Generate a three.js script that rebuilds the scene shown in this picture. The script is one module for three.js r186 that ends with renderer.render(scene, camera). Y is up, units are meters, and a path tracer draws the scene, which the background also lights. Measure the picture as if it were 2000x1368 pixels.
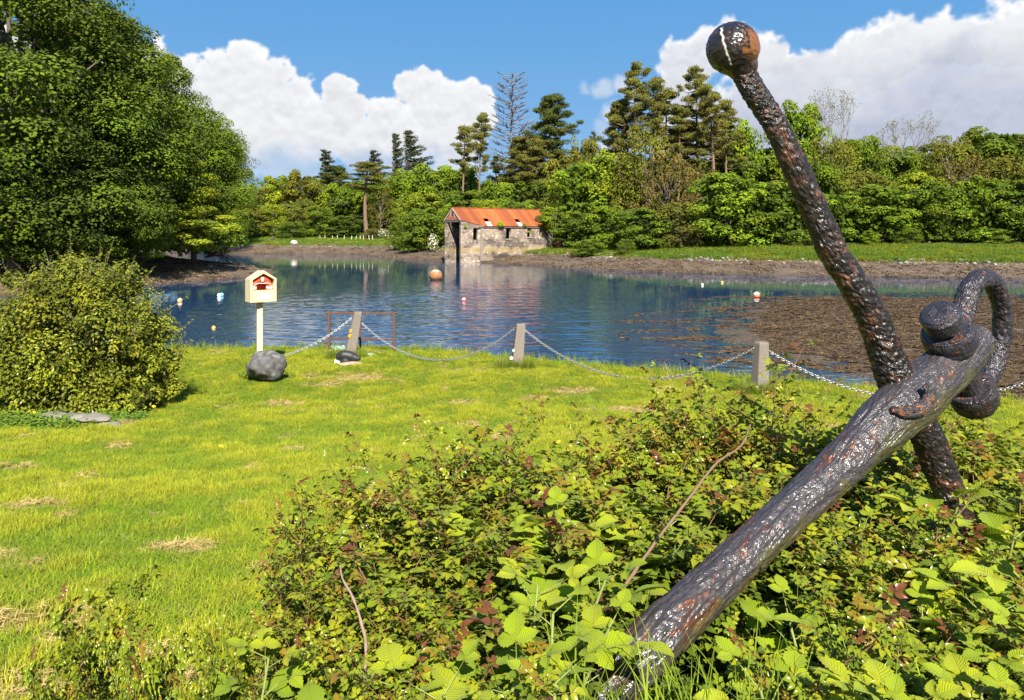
import * as THREE from 'three';
import { ImprovedNoise } from 'three/addons/math/ImprovedNoise.js';
import { mergeGeometries, mergeVertices } from 'three/addons/utils/BufferGeometryUtils.js';
import { RoundedBoxGeometry } from 'three/addons/geometries/RoundedBoxGeometry.js';

// ---------------------------------------------------------------- camera, sky, sun, exposure
const FOC = 1557, HY = 458, EYE = 4.0;             // lens in photo pixels, height of the horizon, eye above the water
const scene = new THREE.Scene();
const camera = new THREE.PerspectiveCamera(2 * Math.atan(684 / FOC) * 180 / Math.PI, 2000 / 1368, 0.05, 4000);
camera.position.set(0, EYE, 0);
camera.lookAt(0, EYE, -10);
camera.setViewOffset(2000, 1368, 0, 684 - HY, 2000, 1368);   // level camera with a falling front
camera.updateProjectionMatrix();

const renderer = new THREE.WebGLRenderer({ antialias: true });
renderer.toneMapping = THREE.LinearToneMapping;
renderer.toneMappingExposure = 2.45;
renderer.shadowMap.enabled = true;

const SUN_AZ = -16 * Math.PI / 180, SUN_EL = 50 * Math.PI / 180;   // azimuth: to the left of straight behind (so a little to the right) the camera
const sunDir = new THREE.Vector3(-Math.sin(SUN_AZ) * Math.cos(SUN_EL), Math.sin(SUN_EL), Math.cos(SUN_AZ) * Math.cos(SUN_EL));
const sun = new THREE.DirectionalLight(new THREE.Color(1.0, 0.94, 0.83), 5.0);
sun.name = 'sun';
sun.position.copy(sunDir).multiplyScalar(200);
sun.target.position.set(0, 0, -60);
sun.castShadow = true;
Object.assign(sun.shadow.camera, { left: -120, right: 120, top: 120, bottom: -120, near: 1, far: 600 });
scene.add(sun, sun.target);

const perlin = new ImprovedNoise();
const N3 = (x, y, z) => perlin.noise(x, y, z);
function fbm(x, y, z, oct = 4) { let s = 0, a = 0.5; for (let i = 0; i < oct; i++) { s += a * perlin.noise(x, y, z); x *= 2.03; y *= 2.03; z *= 2.03; a *= 0.5; } return s; }
function rng(seed) { let t = seed >>> 0; return () => { t = (t + 0x6d2b79f5) | 0; let r = Math.imul(t ^ (t >>> 15), 1 | t); r = (r + Math.imul(r ^ (r >>> 7), 61 | r)) ^ r; return ((r ^ (r >>> 14)) >>> 0) / 4294967296; }; }
const clamp = (x, a = 0, b = 1) => Math.min(b, Math.max(a, x)), lerp = (a, b, t) => a + (b - a) * t;
const sstep = (a, b, x) => { const t = clamp((x - a) / (b - a)); return t * t * (3 - 2 * t); };
const V3 = (x, y, z) => new THREE.Vector3(x, y, z);
const P = (px, py, d) => V3((px - 1000) / FOC * d, EYE + (HY - py) / FOC * d, -d);

// the sky: clear blue air with cumulus banks all round
function makeSky() {
  const W = 4096, H = 2048, data = new Float32Array(W * H * 4), k = 1 / renderer.toneMappingExposure;
  const R = rng(77), D = 180 / Math.PI;
  const puffs = [];                                   // azimuth (deg from straight ahead), elevation, radius, how white its foot stays
  const ang = (px, py) => { const x = (px - 1000) / FOC, y = (HY - py) / FOC; return [Math.atan2(x, 1) * D, Math.atan2(y, Math.hypot(x, 1)) * D]; };
  const put = (list, base, grey) => { for (const [px, py, r, op] of list) { const [a, e] = ang(px, py); puffs.push([a, e, r / FOC * D * 0.93, base, grey, op ?? 1]); } };
  put([[440, 158, 62], [490, 165, 72], [400, 190, 80], [545, 205, 62], [520, 250, 90], [610, 250, 62], [664, 178, 36], [674, 220, 48], [700, 275, 56], [752, 225, 40], [800, 180, 30], [838, 168, 46], [858, 205, 68], [905, 205, 54], [928, 235, 46], [880, 265, 70], [780, 275, 70], [600, 295, 60], [450, 275, 80], [340, 220, 90], [250, 180, 100], [140, 160, 110], [20, 170, 110]], 5.3, 0.16);
  put([[1325, 135, 50], [1380, 108, 50], [1430, 92, 52], [1490, 112, 52], [1545, 150, 46], [1610, 150, 58], [1690, 128, 70], [1760, 105, 66], [1830, 84, 62], [1900, 88, 62], [1970, 82, 72], [2050, 80, 90], [1500, 215, 110], [1650, 235, 120], [1800, 235, 150], [1950, 235, 160], [1350, 205, 62], [2100, 200, 160], [1560, 330, 130], [1800, 360, 150], [1330, 290, 60], [2000, 350, 160], [1400, 330, 80]], 0.5, 0.68);
  put([[1178, 178, 24, 0.3], [1215, 172, 30, 0.4], [1140, 175, 18, 0.2], [1195, 235, 30, 0.35], [1165, 260, 22, 0.2], [1190, 290, 40, 0.4]], 2, 0.1);
  for (let b = 0; b < 15; b++) {                      // the same weather goes on all round
    const a0 = 38 + b * 284 / 15 + R() * 9, e0 = 3 + R() * 4, n = 11 + R() * 12 | 0, w = 7 + R() * 8, top = 6 + R() * 9;
    for (let i = 0; i < n; i++) { const t = R() * 2 - 1, up = (1 - t * t) * R(); puffs.push([a0 + t * w, e0 + 1 + up * top, 2 + R() * 2.6, e0, 0.3]); }
  }
  for (let b = 0; b < 7; b++) { const a0 = R() * 360, e0 = 38 + R() * 30; if (a0 < 38 || a0 > 322) continue; for (let i = 0; i < 9; i++) puffs.push([a0 + (R() * 2 - 1) * 13, e0 + (R() * 2 - 1) * 4, 2 + R() * 2.6, e0 - 6, 0.15]); }
  const cells = Array.from({ length: 360 }, () => []);
  for (const p of puffs) for (let c = Math.floor(p[0] - p[2] * 2.2 - 2); c <= p[0] + p[2] * 2.2 + 2; c++) cells[((c % 360) + 360) % 360].push(p);
  const put3 = (o, r, g, b) => { data[o] = r * k; data[o + 1] = g * k; data[o + 2] = b * k; data[o + 3] = 1; };
  for (let row = 0; row < H; row++) {
    const el = ((row + 0.5) / H - 0.5) * 180;
    for (let col = 0; col < W; col++) {
      const o = (row * W + col) * 4;
      if (el < -1) { put3(o, 0.3, 0.34, 0.3); continue; }
      const th = ((col + 0.5) / W - 0.5) * 2 * Math.PI;           // atan2(z, x)
      let az = (th + Math.PI / 2) * D; if (az > 180) az -= 360;   // straight ahead (-z) is 0, right positive
      const ra = az / D, ce = Math.cos(el / D), sx = Math.sin(ra) * ce, sy = Math.sin(el / D), sz = Math.cos(ra) * ce;
      const g = clamp(el / 60), low = Math.exp(-Math.max(el, 0) / 7.5);
      let r = lerp(0.16, 0.035, Math.sqrt(g)) + 0.32 * low, gg = lerp(0.50, 0.22, Math.sqrt(g)) + 0.22 * low, b = lerp(0.90, 0.62, Math.sqrt(g)) + 0.06 * low;
      // cloud density: nearest puff, its outline broken up by noise
      const near = cells[((Math.floor(az) % 360) + 360) % 360].some((p) => Math.abs(el - p[1]) < p[2] * 1.7 + 1.5);
      const s = 26, w1 = !near ? 0 : fbm(sx * s, sy * s * 1.1, sz * s, 4), w2 = !near ? 0 : fbm(sx * s + 7.7, sy * s * 1.1 + 3.1, sz * s, 3);
      const pa = az + w1 * 1.5, pe = el + w2 * 1.4;
      let best = -9, bn = 0, bg = 0, bb = 0, bo = 1;
      if (near) for (const p of cells[((Math.floor(az) % 360) + 360) % 360]) {
        let da = pa - p[0]; if (da > 180) da -= 360; if (da < -180) da += 360;
        da *= Math.cos(p[1] / D);
        const de = pe - p[1], f = 1 - Math.hypot(da, de) / p[2];
        if (f > best) { best = f; bn = de / p[2]; bb = p[3]; bg = p[4]; bo = p[5] ?? 1; }
      }
      if (best > -0.6) {
        let det = 0, da2 = 1; for (let o2 = 0, q = 44; o2 < 4; o2++, q *= 2.1, da2 *= 0.56) det += da2 * 1.25 * (0.26 - Math.abs(N3(sx * q, sy * q, sz * q)));
        const foot = sstep(bb - 1.2, bb + 1.4, el + w2 * 1.6);
        const dens = best + det * 0.26 + 0.03 + 0.3 * sstep(0.1, 0.35, fbm(sx * 30 + 5, sy * 30, sz * 30, 3)) * bg;
        let al = (bo < 1 ? sstep(-0.1, 0.75, dens) * 1.6 : sstep(-0.02, 0.07 + bg * 0.3, dens)) * (0.35 + 0.65 * foot) * sstep(0, 1.4, el + 0.4) * bo;
        const relief = fbm(sx * 60, sy * 60 + 0.35, sz * 60, 3) - fbm(sx * 60, sy * 60, sz * 60, 3);
        const broad = fbm(sx * 9 + 4, sy * 14, sz * 9, 3);
        let lit = 0.94 + bn * 0.06 - relief * 0.16 + det * 0.07 + sstep(0.25, -0.05, dens) * 0.07;
        const shade = clamp(bg * (1 - sstep(bb + 5.5, bb + 14.5, el + broad * 10 + relief * 3)) + bg * 0.5 * clamp(broad * 2.4 + 0.15) + (1 - foot) * 0.25 - (1 - sstep(0, 0.3, best)) * bg * 0.7);
        lit = clamp(lit, 0.62, 1.06);
        const cr = lit * (1 - shade * 0.62), cg = lit * (1 - shade * 0.55), cb = lit * (1 - shade * 0.36);
        r = lerp(r, cr, al); gg = lerp(gg, cg, al); b = lerp(b, cb, al);
      }
      // thin layered streaks low over the horizon
      const st = el > 7 ? 0 : sstep(0.02, 0.3, fbm(sx * 7, el * 0.9, sz * 7, 4)) * sstep(6.5, 3.5, el) * 0.75;
      r = lerp(r, 0.80, st); gg = lerp(gg, 0.84, st); b = lerp(b, 0.95, st);
      put3(o, r, gg, b);
    }
  }
  const t = new THREE.DataTexture(data, W, H, THREE.RGBAFormat, THREE.FloatType);
  t.mapping = THREE.EquirectangularReflectionMapping; t.magFilter = THREE.LinearFilter; t.minFilter = THREE.LinearFilter; t.needsUpdate = true;
  scene.background = t; scene.environment = t;
}
makeSky();

// ---------------------------------------------------------------- helpers
const taken = new Map();
function numbered(name) { const n = taken.get(name) ?? 0; taken.set(name, n + 1); return n ? name + '_' + String(n).padStart(3, '0') : name; }
function tag(o, label, category, group) { o.userData.label = label; o.userData.category = category; if (group) o.userData.group = group; return o; }
function shadows(m) { m.castShadow = m.receiveShadow = true; return m; }
function part(name, geo, mat, parent, kind) { const m = shadows(new THREE.Mesh(geo, mat)); m.name = name; if (kind) m.userData.kind = kind; parent.add(m); return m; }
function thing(name, label, category, pos = [0, 0, 0], turn = 0, group) {
  const o = new THREE.Group(); o.name = numbered(name); scene.add(o);
  if (pos.isVector3) o.position.copy(pos); else o.position.set(...pos);
  o.rotation.y = turn; return tag(o, label, category, group);
}
function solo(name, geo, mat, label, category, group) { const m = shadows(new THREE.Mesh(geo, mat)); m.name = numbered(name); scene.add(m); return tag(m, label, category, group); }
function struct(name, geo, mat) { const m = shadows(new THREE.Mesh(geo, mat)); m.name = numbered(name); m.userData.kind = 'structure'; scene.add(m); return m; }
function stuff(name, o, label, category) { o.name = numbered(name); o.userData.kind = 'stuff'; shadows(o); scene.add(o); if (label) tag(o, label, category); return o; }
const lin = (r, g, b) => new THREE.Color().setRGB(r, g, b);
function mat(r, g, b, rough = 0.9, more = {}) { return new THREE.MeshPhysicalMaterial({ color: lin(r, g, b), roughness: rough, ...more }); }
function leafMat(r, g, b, more = {}) { return new THREE.MeshPhysicalMaterial({ color: lin(r, g, b), roughness: 1, transmission: 0.38, thickness: 0, side: THREE.DoubleSide, specularIntensity: 0.25, ...more }); }
function dataTex(w, h, fn, srgb = false, float = false) {
  const a = float ? new Float32Array(w * h * 4) : new Uint8Array(w * h * 4);
  for (let y = 0; y < h; y++) for (let x = 0; x < w; x++) { const c = fn(x, y), o = (y * w + x) * 4, m = float ? 1 : 255; a[o] = c[0] * m; a[o + 1] = c[1] * m; a[o + 2] = c[2] * m; a[o + 3] = m; }
  const t = new THREE.DataTexture(a, w, h, THREE.RGBAFormat, float ? THREE.FloatType : THREE.UnsignedByteType);
  t.magFilter = THREE.LinearFilter; t.wrapS = t.wrapT = THREE.RepeatWrapping; if (srgb) t.colorSpace = THREE.SRGBColorSpace; t.needsUpdate = true; return t;
}
const toS = (c) => c <= 0.0031308 ? c * 12.92 : 1.055 * Math.pow(c, 1 / 2.4) - 0.055;
const lsr = (r, g, b) => [clamp(toS(r)), clamp(toS(g)), clamp(toS(b))];
function geo(pos, idx, col, uv) {
  const g = new THREE.BufferGeometry();
  g.setAttribute('position', new THREE.BufferAttribute(pos instanceof Float32Array ? pos : new Float32Array(pos), 3));
  if (col) g.setAttribute('color', new THREE.BufferAttribute(col instanceof Float32Array ? col : new Float32Array(col), 3));
  if (uv) g.setAttribute('uv', new THREE.BufferAttribute(uv instanceof Float32Array ? uv : new Float32Array(uv), 2));
  if (idx) g.setIndex(new THREE.BufferAttribute(idx instanceof Uint32Array ? idx : new Uint32Array(idx), 1));
  return g;
}
// a tube through points with its own radius at each; rings share their seam so that relief has none
function sweep(pts, radii, along, around, { disp, color, cap = true, squash } = {}) {
  const curve = new THREE.CatmullRomCurve3(pts, false, 'centripetal'), pos = [], col = [], idx = [], uvs = [], total = curve.getLength(), n = pts.length;
  let T0 = null, U = null;
  const rings = [];
  for (let i = 0; i <= along; i++) {
    const t = i / along, p = curve.getPoint(t), T = curve.getTangent(t);
    if (!U) { U = Math.abs(T.y) < 0.9 ? V3(0, 1, 0) : V3(1, 0, 0); U.addScaledVector(T, -U.dot(T)).normalize(); }
    else { U.applyQuaternion(new THREE.Quaternion().setFromUnitVectors(T0, T)); U.addScaledVector(T, -U.dot(T)).normalize(); }
    T0 = T.clone();
    const B = V3().crossVectors(T, U), f = t * (n - 1), k = Math.min(n - 2, Math.floor(f)), w = f - k, sm = w * w * (3 - 2 * w), r = lerp(radii[k], radii[k + 1], sm);
    rings.push(p);
    for (let j = 0; j < around; j++) {
      const a = j / around * Math.PI * 2, c = Math.cos(a), s = Math.sin(a), q = squash ? squash(t) : [1, 1];
      const nx = U.x * c + B.x * s, ny = U.y * c + B.y * s, nz = U.z * c + B.z * s;
      let x = p.x + r * (U.x * c * q[0] + B.x * s * q[1]), y = p.y + r * (U.y * c * q[0] + B.y * s * q[1]), z = p.z + r * (U.z * c * q[0] + B.z * s * q[1]);
      if (disp) { const e = disp(x, y, z, t, a); x += nx * e; y += ny * e; z += nz * e; }
      pos.push(x, y, z);
      uvs.push(j / around * Math.max(1, Math.round(r * 6.283 / 0.3)), t * total / 0.3);
      if (color) col.push(...color(x, y, z, t, a, nx, ny, nz));
      if (i < along) { const j2 = (j + 1) % around, A = i * around + j, Bq = i * around + j2; idx.push(A, A + around, Bq, Bq, A + around, Bq + around); }
    }
  }
  if (cap) for (const i of [0, along]) {
    const c = pos.length / 3, p = rings[i]; pos.push(p.x, p.y, p.z); uvs.push(0.5, i / along * total / 0.3); if (color) col.push(...color(p.x, p.y, p.z, i / along, 0, 0, 1, 0));
    for (let j = 0; j < around; j++) { const A = i * around + j, Bq = i * around + (j + 1) % around; if (i) idx.push(A, c, Bq); else idx.push(c, A, Bq); }
  }
  const g = geo(pos, idx, color ? col : null, uvs); 
  // flip to face outwards
  const ia = g.index.array; for (let i = 0; i < ia.length; i += 3) { const t = ia[i + 1]; ia[i + 1] = ia[i + 2]; ia[i + 2] = t; }
  g.computeVertexNormals(); return g;
}
const plain = (g) => { for (const k of Object.keys(g.attributes)) if (k !== 'position' && k !== 'normal') g.deleteAttribute(k); return g; };
const join = (list) => mergeGeometries(list.map((g) => { const h = g.index ? g : g; return h; }), false);
const joinPlain = (list) => mergeGeometries(list.map((g) => plain(g.index ? g.toNonIndexed() : g)), false);
function lump(r, detail, seed, rough = 0.25, color, freq = 1.4, crag = 0, cuts = 0) {
  const RC = rng(seed * 100 | 0), planes = Array.from({ length: cuts }, () => { const z = RC() * 2 - 1, a = RC() * 6.2832, q = Math.sqrt(1 - z * z); return [q * Math.cos(a), z, q * Math.sin(a), 0.68 + 0.22 * RC()]; });      // an uneven stone
  let g = mergeVertices(plain(new THREE.IcosahedronGeometry(1, detail)).deleteAttribute('normal'));
  const p = g.attributes.position, col = [];
  for (let i = 0; i < p.count; i++) {
    const v = V3().fromBufferAttribute(p, i).normalize(), lim = planes.reduce((m, [a, b, c, k]) => { const t = v.x * a + v.y * b + v.z * c; return t > 0.05 ? Math.min(m, k / t) : m; }, 1), n = lim + rough * 2 * fbm(v.x * freq + seed, v.y * freq + seed * 0.7, v.z * freq, 4) - crag * Math.abs(fbm(v.x * 4 + seed, v.y * 4, v.z * 4, 4)) + crag * 0.5 * fbm(v.x * 14, v.y * 14, v.z * 14 + seed, 3);
    if (color) col.push(...color(v, n)); p.setXYZ(i, v.x * n * r[0], v.y * n * r[1], v.z * n * r[2]);
  }
  if (color) g.setAttribute('color', new THREE.BufferAttribute(new Float32Array(col), 3));
  g.computeVertexNormals(); return g;
}
function instanced(g, m, list) {                     // list of [Matrix4, Color]
  const o = new THREE.InstancedMesh(g, m, list.length);
  list.forEach(([mx, c], i) => { o.setMatrixAt(i, mx); if (c) o.setColorAt(i, c); });
  return o;
}
const _q = new THREE.Quaternion(), _e = new THREE.Euler();
function mx(x, y, z, sx, sy, sz, ry, rx = 0, rz = 0) { _e.set(rx, ry, rz, 'YXZ'); _q.setFromEuler(_e); return new THREE.Matrix4().compose(V3(x, y, z), _q, V3(sx, sy, sz)); }

// ---------------------------------------------------------------- the lie of the land (x to the right, d away from the camera, water at 0)
const NEAR = [[-60, 24], [-30, 22.4], [-9, 21], [-3, 20.9], [-1.2, 20.2], [0, 19.3], [2.6, 17.9], [5, 16.6], [9, 14.3], [15, 11], [40, 4], [60, -40], [-80, -40]];
const FAR = [[400, 40], [120, 60], [45.6, 71], [29.3, 76], [16, 83], [8.7, 90], [3, 102], [-2, 109], [-7, 115], [-11, 118], [-18, 128], [-25, 145], [-31, 159], [-40, 164], [-54, 163], [-72, 168], [-110, 190], [-160, 215], [-500, 300], [-1500, 1500], [0, 2600], [1500, 1500], [900, 40]];
const LEFT = [[-23.6, 82], [-24.4, 74], [-26.7, 69.5], [-28.3, 63.5], [-31, 57], [-33, 50], [-36, 42], [-40, 30], [-60, 22.5], [-150, 20], [-400, 60], [-300, 160], [-110, 150], [-66, 126], [-46, 108], [-36, 97], [-28, 89]];
const FLAT = [[8.4, 27.2], [10.6, 23.8], [12.3, 20.6], [14, 15], [30, 9], [80, 15], [80, 52], [32, 49.6], [18.5, 50], [14.2, 44.5], [9.6, 34]];
function inside(x, d, poly) {                        // distance to the outline, positive within
  let m = 1e9, c = false;
  for (let i = 0, j = poly.length - 1; i < poly.length; j = i++) {
    const [ax, ay] = poly[i], [bx, by] = poly[j], ex = bx - ax, ey = by - ay, wx = x - ax, wy = d - ay, t = clamp((wx * ex + wy * ey) / (ex * ex + ey * ey)), qx = wx - ex * t, qy = wy - ey * t;
    m = Math.min(m, qx * qx + qy * qy);
    if ((ay > d) !== (by > d) && x < (bx - ax) * (d - ay) / (by - ay) + ax) c = !c;
  }
  return c ? Math.sqrt(m) : -Math.sqrt(m);
}
const curve = (s, k) => { for (let i = 1; i < k.length; i++) if (s < k[i][0]) return lerp(k[i - 1][1], k[i][1], clamp((s - k[i - 1][0]) / (k[i][0] - k[i - 1][0]))); return k[k.length - 1][1]; };
const RIGHT_RISE = [[0, 0], [8, 1.1], [8.6, 1.32], [14, 1.95], [40, 4], [90, 9], [400, 24]], BACK_RISE = [[0, 0], [5, 0.9], [9, 1.35], [9.8, 1.8], [24, 3.3], [60, 6], [400, 16]], SPIT_RISE = [[0, 0], [3, 0.7], [8, 1.3], [20, 3], [100, 9]];
function lie(x, d) {
  const sN = inside(x, d, NEAR), wob = fbm(x * 0.35, d * 0.35, 3.3, 3) * 1.6;
  const sF = d > 55 ? inside(x, d, FAR) + wob : -99, sL = x < -10 ? inside(x, d, LEFT) + wob : -99, sM = x > 0 && d < 70 ? inside(x, d, FLAT) : -99;
  let h = -1.2, kind = 'mud', s = 0;
  const rough = fbm(x * 0.8, d * 0.8, 0.5, 4);
  if (sN > -2.2) {
    const lawn = -3.0 + 1.9 * Math.pow(Math.max(0, 1 - Math.max(d, 0.3) / 15), 1.6) + EYE + (sN > 0 ? 0.05 * fbm(x * 0.5, d * 0.5, 9, 3) : 0);
    const e = sN > 0 ? lawn : lerp(lawn, -0.9, sstep(0, 1.6, -sN));
    if (e > h) { h = e; kind = sN > -0.12 ? 'lawn' : 'mud'; s = sN; }
  }
  if (sM > -12) { const e = clamp(sM * 0.035, -1.1, 0.22) + rough * 0.16 + 0.02; if (e > h) { h = e; if (kind !== 'lawn' || sN < 0) { kind = 'mud'; s = sM; } } }
  if (sF > -8) {
    const k = sstep(-10, 2, x), e = sF < 0 ? sF * 0.13 : lerp(curve(sF, BACK_RISE), curve(sF, RIGHT_RISE), k) + rough * 0.10 * sstep(0, 3, sF);
    if (e > h) { h = e; s = sF; const e1 = lerp(9.2, 8.2, k) + wob * 0.4; kind = sF < e1 ? 'mud' : sF < lerp(27, 24, k) ? 'bank' : 'wood'; }
  }
  if (sL > -8) { const e = sL < 0 ? sL * 0.13 : curve(sL, SPIT_RISE) + rough * 0.12 * sstep(0, 3, sL); if (e > h) { h = e; s = sL; kind = sL < 10 ? 'mud' : 'wood'; } }
  return { h, kind, s };
}
const groundY = (x, z) => lie(x, -z).h;
function groundAt(px, py) {                          // where the ground is seen at a pixel of the photograph
  const x = (px - 1000) / FOC, y = (HY - py) / FOC;
  for (let d = 0.8; d < 400; d *= 1.004) if (EYE + y * d <= lie(x * d, d).h) return V3(x * d, lie(x * d, d).h, -d);
  return V3(x * 400, 5, -400);
}
const onWater = (px, py) => { const d = EYE * FOC / (py - HY); return V3((px - 1000) / FOC * d, 0, -d); };
// the planted bed round the anchor, where no lawn grows
const BED = [[-0.72, 0.9], [-0.78, 2.3], [-0.5, 2.75], [0.1, 3.0], [0.7, 3.4], [1.3, 3.65], [2.6, 4.0], [5, 3.9], [7, 1], [2, -2], [-0.5, -1]];
const inBed = (x, d) => inside(x, d, BED);
// dry patches where cut grass lies
const DRY = [[80, 993, .16], [555, 792, .24], [700, 742, .4], [1120, 768, .36], [1250, 805, .34], [1300, 765, .22], [170, 940, .09], [12, 920, .16], [240, 832, .22], [575, 883, .12], [522, 1120, .09], [360, 1080, .14], [60, 1222, .14], [640, 755, .3], [870, 832, .12], [920, 832, .12], [1095, 855, .1], [640, 872, .1], [290, 1300, .1], [900, 790, .2], [1330, 740, .2], [1550, 800, .2], [130, 960, .09], [440, 800, .14], [1010, 830, .1], [740, 800, .12], [600, 735, .15]].map(([px, py, r]) => { const g = groundAt(px, py); return [g.x, -g.z, r]; });
function dryness(x, d) {
  let m = 0; const w = fbm(x * 3, d * 3, 1.7, 3);
  for (const [a, b, r] of DRY) { const q = Math.hypot((x - a) / (r * 1.5), (d - b) / r); if (q < 2) m = Math.max(m, sstep(1.35, 0.55, q + w * 1.3)); }
  return Math.max(m, sstep(0.22, 0.42, fbm(x * 1.7, d * 1.3, 5.5, 4)) * 0.8);
}

function buildLand() {
  const th = [], D = Math.PI / 180;
  for (let a = -180; a < -58; a += 5) th.push(a * D);
  for (let a = -58; a <= 58; a += 0.36) th.push(a * D);
  for (let a = 62; a < 180; a += 5) th.push(a * D);
  const rad = [0.02]; for (let r = 0.5; r < 2600; r *= r < 200 ? 1.017 : 1.12) rad.push(r);
  const n = th.length, at = [];
  for (const r of rad) for (const a of th) { const x = Math.sin(a) * r, d = Math.cos(a) * r; at.push([x, lie(x, d), d]); }
  const sheets = {};
  const sheet = (k) => (sheets[k] ??= { pos: [], col: [], uv: [], idx: [], map: new Map() });
  const color = (k, x, d, l) => {
    const v = fbm(x * 0.6, d * 0.6, 2, 4), w = fbm(x * 3.1, d * 3.1, 8, 3);
    if (k === 'lawn') { const q = 0.7 * clamp(dryness(x, d)), b = sstep(-0.05, 0.15, inBed(x, d)); const c = [lerp(0.13 + v * 0.05, 0.42, q), lerp(0.17 + v * 0.05, 0.32, q), lerp(0.03, 0.13, q)]; return [lerp(c[0], 0.035, b), lerp(c[1], 0.026, b), lerp(c[2], 0.015, b)]; }
    if (k === 'mud') { const wet = sstep(0.22, -0.02, l.h), weed = sstep(0.0, 0.25, v + w * 0.4); return [lerp(lerp(0.165, 0.12, weed), 0.08, wet) * (1 + w * 0.6), lerp(lerp(0.112, 0.078, weed), 0.054, wet) * (1 + w * 0.6), lerp(lerp(0.07, 0.038, weed), 0.027, wet) * (1 + w * 0.5)]; }
    if (k === 'bank') return [0.13 + v * 0.08, 0.22 + v * 0.08, 0.025];
    return [0.035, 0.04, 0.012];
  };
  for (let i = 0; i + 1 < rad.length; i++) for (let j = 0; j < n; j++) {
    const q = [i * n + j, i * n + (j + 1) % n, (i + 1) * n + (j + 1) % n, (i + 1) * n + j];
    const count = {}; let k = at[q[0]][1].kind; for (const v of q) { const t = at[v][1].kind; count[t] = (count[t] ?? 0) + 1; if (count[t] > 2) k = t; }
    const s = sheet(k), id = q.map((v) => {
      if (!s.map.has(v)) { const [x, l, d] = at[v]; s.map.set(v, s.pos.length / 3); s.pos.push(x, l.h, -d); s.col.push(...color(k, x, d, l)); s.uv.push(x / 4, d / 4); }
      return s.map.get(v);
    });
    s.idx.push(id[0], id[1], id[2], id[0], id[2], id[3]);
  }
  const bump = dataTex(512, 512, (x, y) => { const a = x / 512 * Math.PI * 2, b = y / 512 * Math.PI * 2, q = 1.6; const v = 0.5 + 0.5 * fbm(Math.cos(a) * q * 3, Math.sin(a) * q * 3 + Math.cos(b) * q * 3, Math.sin(b) * q * 3, 6); return [v, v, v]; });
  const M = { lawn: mat(1, 1, 1, 1, { vertexColors: true, bumpMap: bump, bumpScale: 0.08 }), mud: mat(1, 1, 1, 0.62, { vertexColors: true, bumpMap: bump, bumpScale: 0.35 }), bank: mat(1, 1, 1, 1, { vertexColors: true, bumpMap: bump, bumpScale: 0.3 }), wood: mat(1, 1, 1, 1, { vertexColors: true, bumpMap: bump, bumpScale: 0.3 }) };
  const NAME = { lawn: 'lawn', mud: 'mudflat', bank: 'grass_bank', wood: 'woodland_ground' };
  for (const k in sheets) { const s = sheets[k], g = geo(s.pos, s.idx, s.col, s.uv); g.computeVertexNormals(); struct(NAME[k], g, M[k]); }
}
buildLand();

// ---------------------------------------------------------------- water
{
  const S = 2048, X0 = -70, D0 = 14, L = 160;      // ripples are stronger where the breeze reaches, calm in the lee of the trees and over the weed
  const gust = (x, d) => (0.30 + 0.95 * Math.exp(-(((x + 4) / 13) ** 2 + ((d - 36) / 26) ** 2)) + 0.4 * sstep(-0.1, 0.35, fbm(x * 0.06, d * 0.06, 1, 3))) * (x > 2 ? lerp(1, 0.16, sstep(2, 11, x)) : 1) * (x < 0 && d < 130 ? lerp(0.12, 1, sstep(9, 26, -inside(x, d, LEFT))) : 1);
  const tex = dataTex(S, S, (i, j) => {
    const x = X0 + i / S * L, d = D0 + j / S * L, near = d < 110 && x < 30, wx = near ? N3(x * 0.3, d * 0.3, 4) * 0.8 : 0;
    let h = near ? N3(x * 1.9 + wx, d * 3.6 + 4, 2.2) * 0.5 + N3(x * 3.7, d * 6.6, 5.1) * 0.26 : N3(x * 1.2, d * 2.4, 2.2) * 0.5;
    h = h * (near ? gust(x, d) : 0.25) * 0.5 + 0.5;
    return [h, h, h];
  }, false, true);
  tex.wrapS = tex.wrapT = THREE.MirroredRepeatWrapping;
  const pos = [], uv = [], idx = [], quad = (x0, x1, d0, d1) => { const o = pos.length / 3; for (const [x, d] of [[x0, d0], [x1, d0], [x1, d1], [x0, d1]]) { pos.push(x, 0, -d); uv.push((x - X0) / L, (d - D0) / L); } idx.push(o, o + 1, o + 2, o, o + 2, o + 3); };
  const A = -36, B = 24, C = 17, E = 104, nx = 270, nd = 640, o0 = 0;
  for (let j = 0; j <= nd; j++) for (let i = 0; i <= nx; i++) {
    const x = lerp(A, B, i / nx), d = lerp(C, E, j / nd), rim = Math.min(sstep(0, 3, x - A), sstep(0, 3, B - x), sstep(0, 2, d - C), sstep(0, 12, E - d)), wx = N3(x * 0.3, d * 0.3, 4) * 0.8;
    const h = rim < 0.01 ? 0 : rim * gust(x, d) * 0.034 * (N3(x * 0.95 + wx, d * 2.1, 0.3) * 0.62 + N3(x * 1.9 + wx, d * 3.6, 8.2) * 0.3 + N3(x * 0.3, d * 0.62, 3) * 0.5);
    pos.push(x, h, -d); uv.push((x - X0) / L, (d - D0) / L);
    if (i < nx && j < nd) { const a = j * (nx + 1) + i; idx.push(a, a + 1, a + nx + 2, a, a + nx + 2, a + nx + 1); }
  }
  quad(-900, A, C, E); quad(B, 900, C, E); quad(-900, 900, E, 260); quad(-900, 900, 260, 1500); quad(-900, 900, -200, C);
  const g = geo(pos, idx, null, uv); g.computeVertexNormals();
  struct('water', g, new THREE.MeshPhysicalMaterial({ color: lin(0.014, 0.044, 0.104), roughness: 0.04, ior: 1.333, bumpMap: tex, bumpScale: 0.03 }));
}

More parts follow.
